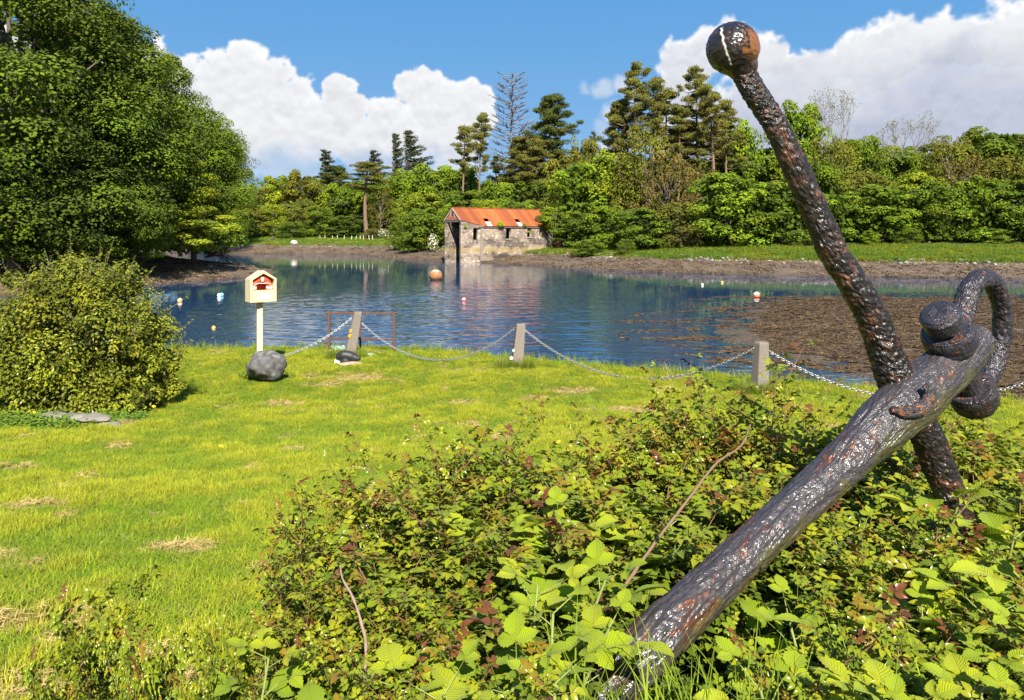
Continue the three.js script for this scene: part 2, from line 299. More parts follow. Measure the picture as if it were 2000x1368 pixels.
// ---------------------------------------------------------------- foliage and twigs
class Leaves {                                       // folded rhombic leaves, two faces each
  constructor() { this.p = []; this.c = []; this.i = []; }
  add(x, y, z, nx, ny, nz, len, wid, col, R, fold = 0.12, tx, ty, tz) {
    const l = Math.hypot(nx, ny, nz) || 1; nx /= l; ny /= l; nz /= l;
    if (tx === undefined) { tx = R() - 0.5; ty = R() - 0.5; tz = R() - 0.5; }
    let d = tx * nx + ty * ny + tz * nz; tx -= d * nx; ty -= d * ny; tz -= d * nz; d = Math.hypot(tx, ty, tz) || 1; tx /= d; ty /= d; tz /= d;
    const bx = ny * tz - nz * ty, by = nz * tx - nx * tz, bz = nx * ty - ny * tx, h = len / 2, w = wid / 2, f = fold * wid, o = this.p.length / 3;
    this.p.push(x - tx * h, y - ty * h, z - tz * h, x + bx * w + nx * f, y + by * w + ny * f, z + bz * w + nz * f, x + tx * h, y + ty * h, z + tz * h, x - bx * w + nx * f, y - by * w + ny * f, z - bz * w + nz * f);
    for (let k = 0; k < 4; k++) this.c.push(col[0], col[1], col[2]);
    this.i.push(o, o + 1, o + 2, o, o + 2, o + 3);
  }
  build() { return geo(this.p, this.i, this.c); }
}
class Twigs {                                        // short tapered prisms
  constructor(sides = 5) { this.p = []; this.i = []; this.n = sides; }
  seg(a, b, r0, r1) {
    const t = V3().subVectors(b, a).normalize(), u = (Math.abs(t.y) < 0.9 ? V3(0, 1, 0) : V3(1, 0, 0)).cross(t).normalize(), v = V3().crossVectors(t, u), n = this.n, o = this.p.length / 3;
    for (const [q, r] of [[a, r0], [b, r1]]) for (let k = 0; k < n; k++) { const f = k / n * Math.PI * 2, c = Math.cos(f) * r, s = Math.sin(f) * r; this.p.push(q.x + u.x * c + v.x * s, q.y + u.y * c + v.y * s, q.z + u.z * c + v.z * s); }
    for (let k = 0; k < n; k++) { const k2 = (k + 1) % n; this.i.push(o + k, o + k2, o + n + k2, o + k, o + n + k2, o + n + k); }
  }
  line(pts, r0, r1) { for (let k = 0; k + 1 < pts.length; k++) this.seg(pts[k], pts[k + 1], lerp(r0, r1, k / (pts.length - 1)), lerp(r0, r1, (k + 1) / (pts.length - 1))); }
  build() { const g = geo(this.p, this.i); g.computeVertexNormals(); return g; }
}
const ball3 = (R) => { const z = R() * 2 - 1, a = R() * 6.2832, s = Math.sqrt(1 - z * z); return [s * Math.cos(a), z, s * Math.sin(a)]; };

function broadleaf(seed, Rad, H, { lobes = 46, per = 170, leaf = 0.34, flat = 0.6, lift = 0.04, mid = 0.42, inner = 1200, loose = 0.3, low = 0 } = {}) {
  const R = rng(seed), L = new Leaves(), prof = (t) => Rad * Math.sqrt(Math.max(0.02, 1 - Math.pow((t - mid) / (t < mid ? mid + 0.25 + low : 1.02 - mid), 2)));
  const twigs = new Twigs(6), top = V3((R() - 0.5) * Rad * 0.2, H * 0.8, (R() - 0.5) * Rad * 0.2), root = V3(0, -0.6, 0), midp = V3((R() - 0.5) * Rad * 0.15, H * 0.35, (R() - 0.5) * Rad * 0.15);
  twigs.line([root, V3(0, 0.3, 0), midp, top], H * 0.03, H * 0.006);
  for (let i = 0; i < lobes; i++) {
    const t = lift + (1 - lift) * Math.pow((i + R()) / lobes, 0.85) * 0.97, a = R() * 6.2832, rr = prof(t) * (0.6 + 0.4 * Math.sqrt(R())), lr = Rad * (0.2 + 0.15 * R()) * (t > 0.85 ? 0.75 : 1);
    const cx = Math.cos(a) * rr, cy = Math.max(t * H, lr * flat * 0.6), cz = Math.sin(a) * rr, tone = 0.62 + 0.72 * R(), warm = (R() - 0.5) * 0.6;
    if (i % 3 === 0) twigs.line([V3(0, cy * 0.55, 0).lerp(top, 0.1), V3(cx * 0.5, cy * 0.85, cz * 0.5), V3(cx, cy, cz)], H * 0.009, H * 0.002);
    for (let k = 0; k < per; k++) {
      let [dx, dy, dz] = ball3(R); if (dy < -0.25 && R() < 0.6) dy = -dy;
      const f = 0.72 + 0.36 * R(), sag = -0.25 * (1 - dy) * Math.hypot(dx, dz) * flat;
      const x = cx + dx * lr * f, y = cy + (dy * flat + sag * 0.6) * lr * f, z = cz + dz * lr * f;
      if (y < 0.1 || fbm(x * 0.9 + seed, y * 0.9, z * 0.9, 2) < -0.16 - loose * 0) continue;
      const v = tone * (0.82 + 0.36 * R()), w = warm + (R() - 0.5) * 0.3, s = leaf * (0.7 + 0.6 * R());
      L.add(x, y, z, dx * 0.8 + (R() - 0.5) * 1.1, dy * 0.5 + 0.65 + (R() - 0.5) * 0.7, dz * 0.8 + (R() - 0.5) * 1.1, s, s * 0.68, [v * (1 + w * 0.35), v, v * (1 - w * 0.5)], R);
    }
  }
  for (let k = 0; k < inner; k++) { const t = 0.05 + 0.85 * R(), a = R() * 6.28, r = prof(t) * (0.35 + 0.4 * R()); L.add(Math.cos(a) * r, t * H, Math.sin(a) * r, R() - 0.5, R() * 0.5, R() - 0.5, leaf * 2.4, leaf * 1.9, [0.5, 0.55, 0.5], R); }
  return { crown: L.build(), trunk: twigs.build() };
}
function pine(seed, H, { from = 0.5, plates = 24, spread = 3.6, per = 420, lean = 0, needle = 0.46 } = {}) {
  const R = rng(seed), L = new Leaves(), T = new Twigs(7), bend = (t) => V3(lean * t * t + Math.sin(t * 5 + seed) * 0.25, t * H, Math.cos(t * 4 + seed) * 0.25), pts = [];
  for (let k = 0; k <= 14; k++) pts.push(bend(k / 14)); pts[0].y = -0.8; T.line(pts, H * 0.017, H * 0.004);
  for (let i = 0; i < plates; i++) {
    const t = from + (1 - from) * Math.pow((i + 0.5 * R()) / plates, 0.8), p0 = bend(t * 0.97), a = i * 2.4 + R() * 1.2, reach = spread * (0.35 + 0.65 * R()) * (1.12 - Math.pow(Math.max(0, (t - 0.75) / 0.25), 2) * 0.7), rise = (R() * 0.5 - 0.05) * reach * 0.6;
    const tip = p0.clone().add(V3(Math.cos(a) * reach, rise, Math.sin(a) * reach)), m = p0.clone().lerp(tip, 0.5).add(V3(0, -0.12 * reach, 0));
    T.line([p0, m, tip], H * 0.0045, 0.02);
    const nc = 4 + (R() * 3 | 0);
    for (let c = 0; c < nc; c++) {
      const q = p0.clone().lerp(tip, 0.28 + 0.8 * (c + R() * 0.6) / nc).add(V3((R() - 0.5) * 1.3, 0.1 + R() * 0.5 - 0.2 * c / nc, (R() - 0.5) * 1.3)), rad = 0.42 + 0.55 * R(), tone = 0.65 + 0.6 * R(), warm = R() * 0.5;
      for (let k = 0; k < per / nc * (0.6 + rad); k++) {
        const [dx, dy, dz] = ball3(R), f = Math.pow(R(), 0.45) * rad, up = 0.3 + R();
        const v = tone * (0.75 + 0.5 * R());
        L.add(q.x + dx * f * 1.25, q.y + dy * f * 0.5, q.z + dz * f * 1.25, R() - 0.5, R() - 0.2, R() - 0.5, needle * (0.6 + 0.6 * R()), 0.11, [v * (1 + warm * 0.25), v, v * (1 - warm * 0.3)], R, 0.1, dx + (R() - 0.5) * 0.8, up * 0.8, dz + (R() - 0.5) * 0.8);
      }
    }
    if (R() < 0.7 && t < 0.85) { const s = bend(t - 0.12), e = s.clone().add(V3(Math.cos(a + 2) * spread * 0.5, 0.1, Math.sin(a + 2) * spread * 0.5)); T.line([s, s.clone().lerp(e, 0.5).add(V3(0, -0.2, 0)), e], 0.05, 0.015); }
  }
  return { crown: L.build(), trunk: T.build() };
}
function spruce(seed, H, wind = 0.8) {              // branches swept to one side by the wind
  const R = rng(seed), L = new Leaves(), T = new Twigs(6); T.line([V3(0, -0.6, 0), V3(0.1, H * 0.5, 0), V3(0, H, 0)], H * 0.016, 0.03);
  for (let i = 0; i < 34; i++) {
    const t = 0.25 + 0.74 * i / 34, a = i * 2.4, w = Math.cos(a) * 0.5 + wind, len = Math.pow(1 - t, 0.8) * H * 0.36 * (0.55 + 0.6 * R()) + 0.4, p0 = V3(0, t * H, 0);
    const tip = p0.clone().add(V3(w * len, len * (0.05 + 0.25 * R()), Math.sin(a) * len * 0.7)); T.line([p0, p0.clone().lerp(tip, 0.6).add(V3(0, -0.12 * len, 0)), tip], 0.05, 0.012);
    const n = 50 + len * 70; for (let k = 0; k < n; k++) { const f = Math.pow(R(), 0.8), q = p0.clone().lerp(tip, f), v = 0.7 + 0.6 * R(); L.add(q.x + (R() - 0.5) * 0.55, q.y - 0.12 * len * Math.sin(f * 3.14) + (R() - 0.5) * 0.3, q.z + (R() - 0.5) * 0.55, R() - 0.5, 0.5, R() - 0.5, 0.38, 0.12, [v, v, v], R, 0.1, tip.x - p0.x + (R() - 0.5) * 2, R() - 0.6, tip.z - p0.z + (R() - 0.5) * 2); }
  }
  return { crown: L.build(), trunk: T.build() };
}
function bareTree(seed, H, { fan = 0.75, up = 0.35, start = 0.25, dead = false, wind = 0 } = {}) {
  const R = rng(seed), T = new Twigs(4), L = new Leaves();
  const grow = (p, dir, len, r, depth) => {
    const e = p.clone().addScaledVector(dir, len), m = p.clone().lerp(e, 0.5).add(V3((R() - 0.5) * len * 0.14, (R() - 0.5) * len * 0.1, (R() - 0.5) * len * 0.14));
    T.seg(p, m, r, r * 0.82); T.seg(m, e, r * 0.82, r * 0.6);
    if (depth === 0) { if (!dead) for (let k = 0; k < 2; k++) { const v = 0.7 + 0.5 * R(); L.add(e.x + (R() - 0.5) * 0.8, e.y + (R() - 0.5) * 0.6, e.z + (R() - 0.5) * 0.8, R() - 0.5, R(), R() - 0.5, 0.22, 0.14, [v * 1.1, v, v * 0.8], R); } return; }
    const n = depth > 3 ? 3 : 2 + (R() * 2 | 0);
    for (let k = 0; k < n; k++) { const [a, b, c] = ball3(R), d = dir.clone().add(V3(a * fan + wind, b * fan * 0.5 + up, c * fan)).normalize(); grow(e, d, len * (0.62 + 0.28 * R()), r * 0.6, depth - 1); }
  };
  T.line([V3(0, -0.6, 0), V3(0.1, H * start * 0.5, 0)], H * 0.02, H * 0.017);
  grow(V3(0.1, H * start * 0.5, 0), V3(0.06, 1, 0.03).normalize(), H * start, H * 0.016, 6);
  return { crown: dead ? null : L.build(), trunk: T.build() };
}
function deadPine(seed, H) {                        // a tall dead spire, fine upswept twigs
  const R = rng(seed), T = new Twigs(4), pts = []; for (let k = 0; k <= 12; k++) pts.push(V3(Math.sin(k * 0.6) * 0.15, k / 12 * H - (k ? 0 : 0.8), Math.cos(k * 0.8) * 0.1));
  T.line(pts, H * 0.013, 0.03);
  for (let i = 0; i < 110; i++) {
    const t = 0.36 + 0.62 * i / 110, a = i * 2.4 + R(), len = H * 0.15 * (0.35 + 0.65 * Math.sin(Math.min(1, (1.05 - t) / 0.5) * 1.6)) * (0.6 + 0.5 * R()), p = V3(0, t * H, 0), e = p.clone().add(V3(Math.cos(a) * len, len * 0.18, Math.sin(a) * len)), m = p.clone().lerp(e, 0.5).add(V3(0, -0.09 * len, 0));
    T.line([p, m, e], 0.07, 0.025);
    for (let k = 0; k < 12; k++) { const s = m.clone().lerp(e, R()), b = a + (R() - 0.5) * 1.8, l2 = len * 0.42 * R() + 0.2, f = s.clone().add(V3(Math.cos(b) * l2, l2 * 0.5, Math.sin(b) * l2)); T.seg(s, f, 0.042, 0.02); }
  }
  return { crown: null, trunk: T.build() };
}
const BARK = mat(0.13, 0.10, 0.075, 0.95), PINEBARK = mat(0.17, 0.105, 0.07, 0.95), PALEBARK = mat(0.30, 0.26, 0.21, 0.95), GREYBARK = mat(0.16, 0.145, 0.14, 0.95);
const TONE = {
  bright: leafMat(0.180, 0.255, 0.008, { vertexColors: true }), lime: leafMat(0.250, 0.300, 0.010, { vertexColors: true }), mid: leafMat(0.140, 0.200, 0.008, { vertexColors: true }),
  dark: leafMat(0.120, 0.170, 0.006, { vertexColors: true }), deep: leafMat(0.098, 0.142, 0.006, { vertexColors: true }), olive: leafMat(0.175, 0.175, 0.016, { vertexColors: true }), brown: leafMat(0.185, 0.145, 0.028, { vertexColors: true }),
  pine: leafMat(0.150, 0.155, 0.030, { vertexColors: true, transmission: 0.2 }), pineDark: leafMat(0.080, 0.105, 0.018, { vertexColors: true, transmission: 0.2 }), spruce: leafMat(0.072, 0.085, 0.032, { vertexColors: true, transmission: 0.2 }),
};
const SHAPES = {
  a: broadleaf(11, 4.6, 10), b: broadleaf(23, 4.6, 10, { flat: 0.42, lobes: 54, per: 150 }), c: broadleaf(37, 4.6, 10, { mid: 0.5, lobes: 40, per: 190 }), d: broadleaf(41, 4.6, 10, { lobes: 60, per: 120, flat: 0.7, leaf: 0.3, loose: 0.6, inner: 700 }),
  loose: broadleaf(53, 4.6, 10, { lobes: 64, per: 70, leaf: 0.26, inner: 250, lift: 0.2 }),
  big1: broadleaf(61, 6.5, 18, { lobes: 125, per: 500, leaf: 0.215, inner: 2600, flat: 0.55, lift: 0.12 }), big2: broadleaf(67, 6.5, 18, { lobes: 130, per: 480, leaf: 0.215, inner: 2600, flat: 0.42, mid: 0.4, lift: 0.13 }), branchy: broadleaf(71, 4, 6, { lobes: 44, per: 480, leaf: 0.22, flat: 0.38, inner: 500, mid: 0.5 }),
  pine1: pine(5, 22, { from: 0.5, plates: 22, spread: 4.4, per: 520 }), pine2: pine(8, 22, { from: 0.54, plates: 20, spread: 4.2, lean: 1.4, per: 520 }), pine3: pine(13, 20, { from: 0.34, plates: 40, spread: 4, per: 560 }), pine4: pine(21, 22, { from: 0.6, plates: 16, spread: 3.9, lean: -0.8, per: 540 }),
  spruce1: spruce(3, 12), spruce2: spruce(9, 12, 1.1), bare1: bareTree(17, 14, { wind: 0.08 }), bare2: bareTree(29, 12, { fan: 0.9, up: 0.2, wind: 0.2 }), dead: deadPine(31, 24), scrub: bareTree(43, 4, { fan: 0.8, up: 0.3, dead: true, start: 0.2 }),
};
const UNIT = { a: [4.6, 10.3], b: [4.6, 10.2], c: [4.6, 10.3], d: [4.6, 10.4], loose: [4.6, 10.2], big1: [6.6, 18.6], big2: [6.6, 18.5], branchy: [4.2, 6.3], pine1: [4.8, 22.3], pine2: [4.8, 22.3], pine3: [4.3, 20.4], pine4: [4.2, 22.3], spruce1: [3, 12.1], spruce2: [3, 12.1], bare1: [5, 13.2], bare2: [5, 11], dead: [3.4, 24], scrub: [1.6, 3.6] };
const KIND = (s) => s.startsWith('pine') || s === 'dead' ? 'pine_tree' : s.startsWith('spruce') ? 'spruce_tree' : s.startsWith('bare') ? 'bare_tree' : s === 'scrub' ? 'dead_shrub' : 'broadleaf_tree';
const BARKOF = (s) => s.startsWith('pine') ? PINEBARK : s === 'dead' || s.startsWith('bare') ? GREYBARK : s === 'scrub' ? PALEBARK : BARK;
// a tree by the pixel column of its trunk, the height of its top, its half width in pixels and its distance; its foot stands on the ground
function tree(px, top, half, d, shape, tone, label, { turn = px * 0.37, group, name, sink = 0, bark, baseY } = {}) {
  const x = (px - 1000) / FOC * d, y0 = baseY ?? groundY(x, -d) - sink, y1 = EYE + (HY - top) / FOC * d, [ur, uh] = UNIT[shape], sy = Math.max(0.2, (y1 - y0) / uh), sx = half / FOC * d / ur;
  const o = thing(name ?? KIND(shape), label, name ? name.replace(/_/g, ' ') : KIND(shape).endsWith('shrub') ? 'shrub' : 'tree', [x, y0, -d], turn, group);
  part('trunk', SHAPES[shape].trunk, bark ?? BARKOF(shape), o);
  if (SHAPES[shape].crown) part('crown', SHAPES[shape].crown, TONE[tone], o);
  o.scale.set(sx, sy, sx); return o;
}
// --- the dark grove on the left bank
const nth = (i, n) => i === 0 ? 'leftmost' : i === n - 1 ? 'rightmost' : ['', 'second', 'third', 'fourth', 'fifth', 'sixth', 'seventh', 'eighth', 'ninth', 'tenth', 'eleventh', 'twelfth', 'thirteenth', 'fourteenth', 'fifteenth'][i] + ' from left';
tree(30, -120, 250, 60, 'big1', 'deep', 'huge dark green tree at the left edge, tallest of the left bank grove');
tree(165, 8, 190, 66, 'big2', 'dark', 'tall dark green tree with a pale twiggy top in the left grove', { turn: 1 });
tree(285, 92, 120, 75, 'big1', 'dark', 'dark green tree whose crown edge meets the white cloud, left grove', { turn: 2.2 });
tree(120, 215, 170, 62, 'big2', 'deep', 'darkest low crown in front of the left grove, just behind the leafy bush', { turn: 3.1 });
tree(378, 205, 105, 80, 'big2', 'mid', 'mid green tree at the right side of the left grove, its foot on the bank', { turn: 4.6 });
tree(425, 245, 66, 166, 'big1', 'dark', 'rightmost tree of the left grove, its side dropping steeply to the inlet', { turn: 5 });
tree(328, 282, 80, 73, 'branchy', 'lime', 'sunlit lime green sycamore spray high on the face of the left grove', { turn: 0.4, baseY: 6.0 });
tree(400, 330, 62, 82, 'branchy', 'bright', 'bright green spray of leaves at the right of the lime green sycamore', { turn: 3, baseY: 4.2 });
tree(352, 398, 100, 72, 'branchy', 'lime', 'low lime green sycamore boughs hanging over the mud spit at left', { turn: 1.9, baseY: 2.4 });
tree(15, 388, 75, 58, 'branchy', 'mid', 'small bright tree at the far left edge under the dark grove', { turn: 0.9, baseY: 2.0 });
tree(288, 400, 26, 68, 'scrub', 'mid', 'dead brown twiggy shrub sticking out of the left grove', { baseY: 3.4 });
tree(215, 300, 105, 64, 'big2', 'dark', 'dark leafy tree in the middle of the left grove behind the dead shrub', { turn: 2.6 });
// --- far shore, left of the boathouse
const G1 = 'yellow green trees along the far left shore';
[[500, 408, 26, 190, 'b', 'olive'], [505, 360, 36, 200, 'a', 'olive'], [535, 398, 34, 192, 'd', 'lime'], [545, 338, 44, 204, 'b', 'lime'], [588, 404, 30, 190, 'a', 'olive'], [590, 332, 44, 202, 'c', 'olive'], [630, 348, 40, 206, 'd', 'lime'], [668, 356, 42, 202, 'a', 'bright']].forEach(([px, t, h, d, s, c], i) => tree(px, t, h, d, s, c, 'yellow green tree on the far left shore, ' + nth(i, 8) + ' before the lone pine', { group: G1 }));
tree(622, 402, 34, 190, 'c', 'mid', 'round green bush tree with dark foot, left of the lone pine');
tree(676, 418, 40, 190, 'b', 'dark', 'low dark green bush tree just left of the brown pine trunk');
tree(632, 288, 50, 212, 'spruce2', 'spruce', 'windswept dark spruce, leftmost conifer above the far shore');
tree(655, 322, 42, 210, 'pine3', 'pineDark', 'flat topped dark pine beside the leftmost spruce');
tree(717, 312, 56, 188, 'pine4', 'pine', 'lone pine with a bare reddish brown trunk on the far grass bank');
tree(728, 290, 42, 216, 'spruce1', 'spruce', 'small dark spruce behind the crown of the lone pine');
tree(768, 256, 34, 214, 'spruce1', 'spruce', 'thin windswept spruce, left of the pair against the cloud', { turn: 0.2 });
tree(792, 250, 48, 215, 'spruce2', 'spruce', 'spruce with branches streaming right, right of the pair against the cloud', { turn: 0.1 });
tree(705, 350, 44, 206, 'a', 'mid', 'round mid green tree behind the trunk of the lone pine');
tree(755, 338, 44, 208, 'c', 'bright', 'bright green tree behind the slender open tree by the lone pine');
tree(775, 336, 46, 200, 'loose', 'brown', 'thin brown leafed tree under the windswept spruces');
tree(745, 365, 30, 190, 'loose', 'olive', 'slender open tree with pale stems right of the lone pine');
tree(800, 325, 50, 196, 'a', 'bright', 'bright green tree under the pair of spruces against the cloud');
tree(845, 318, 62, 180, 'a', 'bright', 'bright green domed tree behind the boathouse gable, left of the pines');
tree(905, 318, 50, 176, 'c', 'mid', 'mid green tree above the boathouse gable under the tall pines');
tree(830, 372, 48, 152, 'b', 'lime', 'yellow green tree left above the boathouse gable', { turn: 2 });
tree(828, 404, 50, 139, 'a', 'mid', 'large dark footed green bush left of the boathouse on the grass bank', { turn: 0.5 });
tree(786, 430, 34, 152, 'd', 'dark', 'low dark bush on the grass, left of the large bush by the boathouse');
tree(735, 446, 30, 186, 'd', 'olive', 'low pale flecked shrub right of the brown pine trunk', { name: 'shrub' });
tree(570, 432, 30, 186, 'd', 'mid', 'low green shrub beside the white blossom at the far left shore', { name: 'shrub' });
// --- behind and above the boathouse
const behind = [[905, 368, 52, 150, 'b', 'mid'], [965, 352, 52, 152, 'a', 'bright'], [1020, 348, 52, 150, 'c', 'mid'], [1075, 345, 56, 148, 'b', 'dark'], [945, 388, 42, 144, 'd', 'lime'], [1000, 392, 46, 143, 'a', 'mid'], [1050, 385, 44, 142, 'b', 'bright'], [885, 396, 36, 146, 'd', 'bright']];
behind.sort((a, b) => a[0] - b[0]);
behind.forEach(([px, t, h, d, s, c], i) => tree(px, t, h, d, s, c, 'green tree directly behind the rusty boathouse roof, ' + nth(i, 8), { group: 'broadleaf trees behind the boathouse roof' }));
tree(905, 240, 34, 158, 'pine4', 'pine', 'leftmost pine above the boathouse, its bare trunk against the cloud');
tree(938, 214, 36, 160, 'pine2', 'pine', 'second pine above the boathouse, taller, left of the dead spire');
tree(968, 300, 26, 159, 'pine1', 'pineDark', 'short dark pine between the second pine and the dead spire');
tree(1000, 138, 44, 158, 'dead', 'pine', 'tall dead grey pine with fine bare twigs above the boathouse');
tree(1020, 262, 46, 156, 'pine3', 'pine', 'shaggy olive pine in front of the dead spire');
tree(1078, 180, 56, 154, 'pine3', 'pineDark', 'broad dense dark green pine right of the dead spire', { turn: 1 });
tree(1050, 268, 46, 150, 'pine3', 'pine', 'low olive pine below the broad dark pine', { turn: 2.4 });
tree(1135, 262, 46, 150, 'd', 'olive', 'open olive tree on the skyline between the two pine groups');
tree(1160, 252, 26, 152, 'spruce1', 'spruce', 'small pointed conifer on the skyline between the pine groups');
tree(1105, 296, 52, 140, 'c', 'olive', 'olive green tree below the skyline gap, right of the broad dark pine');
// --- the wood on the right
tree(1150, 304, 80, 126, 'b', 'bright', 'bright green sycamore leaning over the right end of the boathouse roof');
tree(1085, 402, 36, 120, 'branchy', 'bright', 'leafy bough spilling over the end of the rusty roof', { baseY: 4.2 });
tree(1205, 290, 66, 124, 'd', 'lime', 'light green tree behind the sycamore right of the boathouse');
tree(1262, 246, 64, 118, 'loose', 'olive', 'thin leafed olive tree below the two tall left pines');
tree(1300, 300, 62, 112, 'loose', 'brown', 'brownish thin leafed tree in the middle of the right wood');
tree(1375, 330, 50, 112, 'loose', 'brown', 'dark tangled brown tree at the foot of the tall pines');
tree(1212, 190, 46, 130, 'pine3', 'pine', 'shaggy lower pine at the left foot of the right pine group', { turn: 0.7 });
tree(1300, 168, 54, 128, 'pine1', 'pine', 'pine between the forked one and the layered one, behind them', { turn: 5 });
tree(1340, 232, 52, 124, 'pine3', 'pine', 'dense low olive pine filling the middle of the right pine group', { turn: 1.3 });
tree(1420, 190, 46, 124, 'pine1', 'pine', 'rightmost pine, just below and right of the iron ball neck', { turn: 2.7 });
tree(1238, 116, 50, 126, 'pine1', 'pine', 'leftmost tall pine of the right group, open crown against blue sky');
tree(1278, 142, 48, 124, 'pine2', 'pine', 'forked tall pine, second of the right group');
tree(1322, 200, 42, 120, 'pine4', 'pine', 'shorter pine with a pale trunk in front of the right group', { turn: 3 });
tree(1362, 122, 52, 122, 'pine1', 'pine', 'tall layered pine left of the iron ball', { turn: 2 });
tree(1392, 160, 54, 118, 'pine2', 'pine', 'pine with a dark straight trunk just below the iron ball', { turn: 4 });
tree(1435, 230, 56, 128, 'a', 'bright', 'light green tree behind the pines under the iron ball');
tree(1195, 400, 52, 112, 'a', 'bright', 'bright green layered tree at the grass edge, first right of the boathouse', { turn: 2 });
tree(1130, 412, 48, 118, 'b', 'mid', 'dark footed green tree beside the pink blossom at the boathouse end');
tree(1262, 402, 56, 104, 'b', 'mid', 'darker green tree at the grass edge, second right of the boathouse', { turn: 1 });
tree(1330, 392, 54, 102, 'd', 'olive', 'yellow green tree at the grass edge below the brown thicket', { turn: 3 });
tree(1425, 330, 82, 101, 'b', 'bright', 'large bright layered sycamore at the grass edge left of the anchor stock', { turn: 0.4 });
tree(1520, 342, 72, 100, 'b', 'mid', 'green sycamore at the grass edge partly hidden by the anchor stock', { turn: 4.2 });
tree(1590, 300, 60, 110, 'c', 'mid', 'mid green tree just behind the middle of the anchor stock');
tree(1558, 194, 62, 130, 'a', 'bright', 'tall bright green tree on the skyline right of the stock top');
tree(1640, 212, 64, 128, 'bare1', 'olive', 'spreading half bare tree on the skyline right of the bright tall tree');
tree(1620, 268, 60, 120, 'loose', 'olive', 'olive thin leafed tree under the spreading half bare tree');
tree(1760, 240, 58, 128, 'bare2', 'olive', 'bare windswept tree with grey branches on the skyline at right');
tree(1690, 262, 50, 123, 'd', 'mid', 'green tree on the skyline between the two half bare trees');
tree(1795, 300, 40, 122, 'c', 'mid', 'small round green tree under the bare windswept tree');
tree(1855, 262, 56, 120, 'loose', 'olive', 'open tree with a pale trunk on the skyline at right', { bark: PALEBARK });
tree(1945, 246, 82, 126, 'c', 'dark', 'dark green domed tree on the skyline near the right edge');
tree(1700, 330, 60, 112, 'd', 'olive', 'olive green tree in the second row right of the stock');
tree(1790, 335, 60, 111, 'a', 'lime', 'light green tree in the second row, middle of the right wood');
tree(1880, 305, 64, 114, 'loose', 'brown', 'brownish olive tree in the second row below the dark dome');
tree(1975, 300, 66, 112, 'd', 'olive', 'olive tree in the second row at the right edge');
tree(1640, 372, 58, 100, 'b', 'bright', 'bright green tree at the grass edge directly right of the stock', { turn: 5 });
tree(1725, 356, 66, 99, 'b', 'bright', 'layered green tree at the grass edge, second right of the stock', { turn: 2.2 });
tree(1815, 352, 64, 98, 'a', 'mid', 'mid green tree at the grass edge above the shackle');
tree(1900, 340, 62, 98, 'b', 'bright', 'bright layered tree at the grass edge right above the shackle ring', { turn: 3.6 });
tree(1985, 345, 66, 97, 'b', 'mid', 'green tree at the grass edge cut by the right edge of the view', { turn: 1.2 });
tree(2085, 320, 80, 97, 'a', 'mid', 'green tree just past the right edge of the view', { turn: 4 });
[[1150, 466, 30, 106], [1222, 478, 18, 100], [1458, 466, 26, 99], [1570, 474, 34, 97], [1700, 480, 16, 95], [1775, 470, 24, 96], [1935, 468, 36, 96]].forEach(([px, t, h, d], i) => tree(px, t, h, d, i % 2 ? 'd' : 'b', i % 2 ? 'mid' : 'bright', 'low leafy bush along the right grass bank, ' + nth(i, 7), { name: 'bush', group: 'low bushes along the right grass bank' }));
// --- the wood behind reads as one mass
{
  const R = rng(99), L = new Leaves(), list = [];
  for (let k = 0; k < 420; k++) { let [a, b, c] = ball3(R); if (b < -0.2) b = -b; const f = 0.7 + 0.4 * R(), v = 0.75 + 0.5 * R(); L.add(a * f, b * f * 0.7, c * f, a + R() - 0.5, b + 0.6, c + R() - 0.5, 0.26, 0.18, [v, v, v], R); }
  for (let i = 0; i < 2600; i++) {
    const d = 126 + R() * 140, u = -0.42 + R() * 1.2, x = u * d; if (inside(x, d, FAR) < 30) continue;
    const g = groundY(x, -d), tall = u < -0.08 ? 6.5 + R() * 4 : 8 + R() * 5; const s = 1.6 + R() * 1.8, tone = 0.7 + 0.5 * R(), o = R();
    list.push([mx(x, g + tall * Math.sqrt(R()), -d, s, s * 0.8, s, R() * 6.28), lin((0.10 + o * 0.09) * tone, (0.17 + o * 0.04) * tone, 0.014 * tone)]);
  }
  const m = leafMat(1, 1, 1, { vertexColors: true });
  stuff('wood', instanced(L.build(), m, list), 'green mass of the wood rising behind the shore trees', 'wood');
}

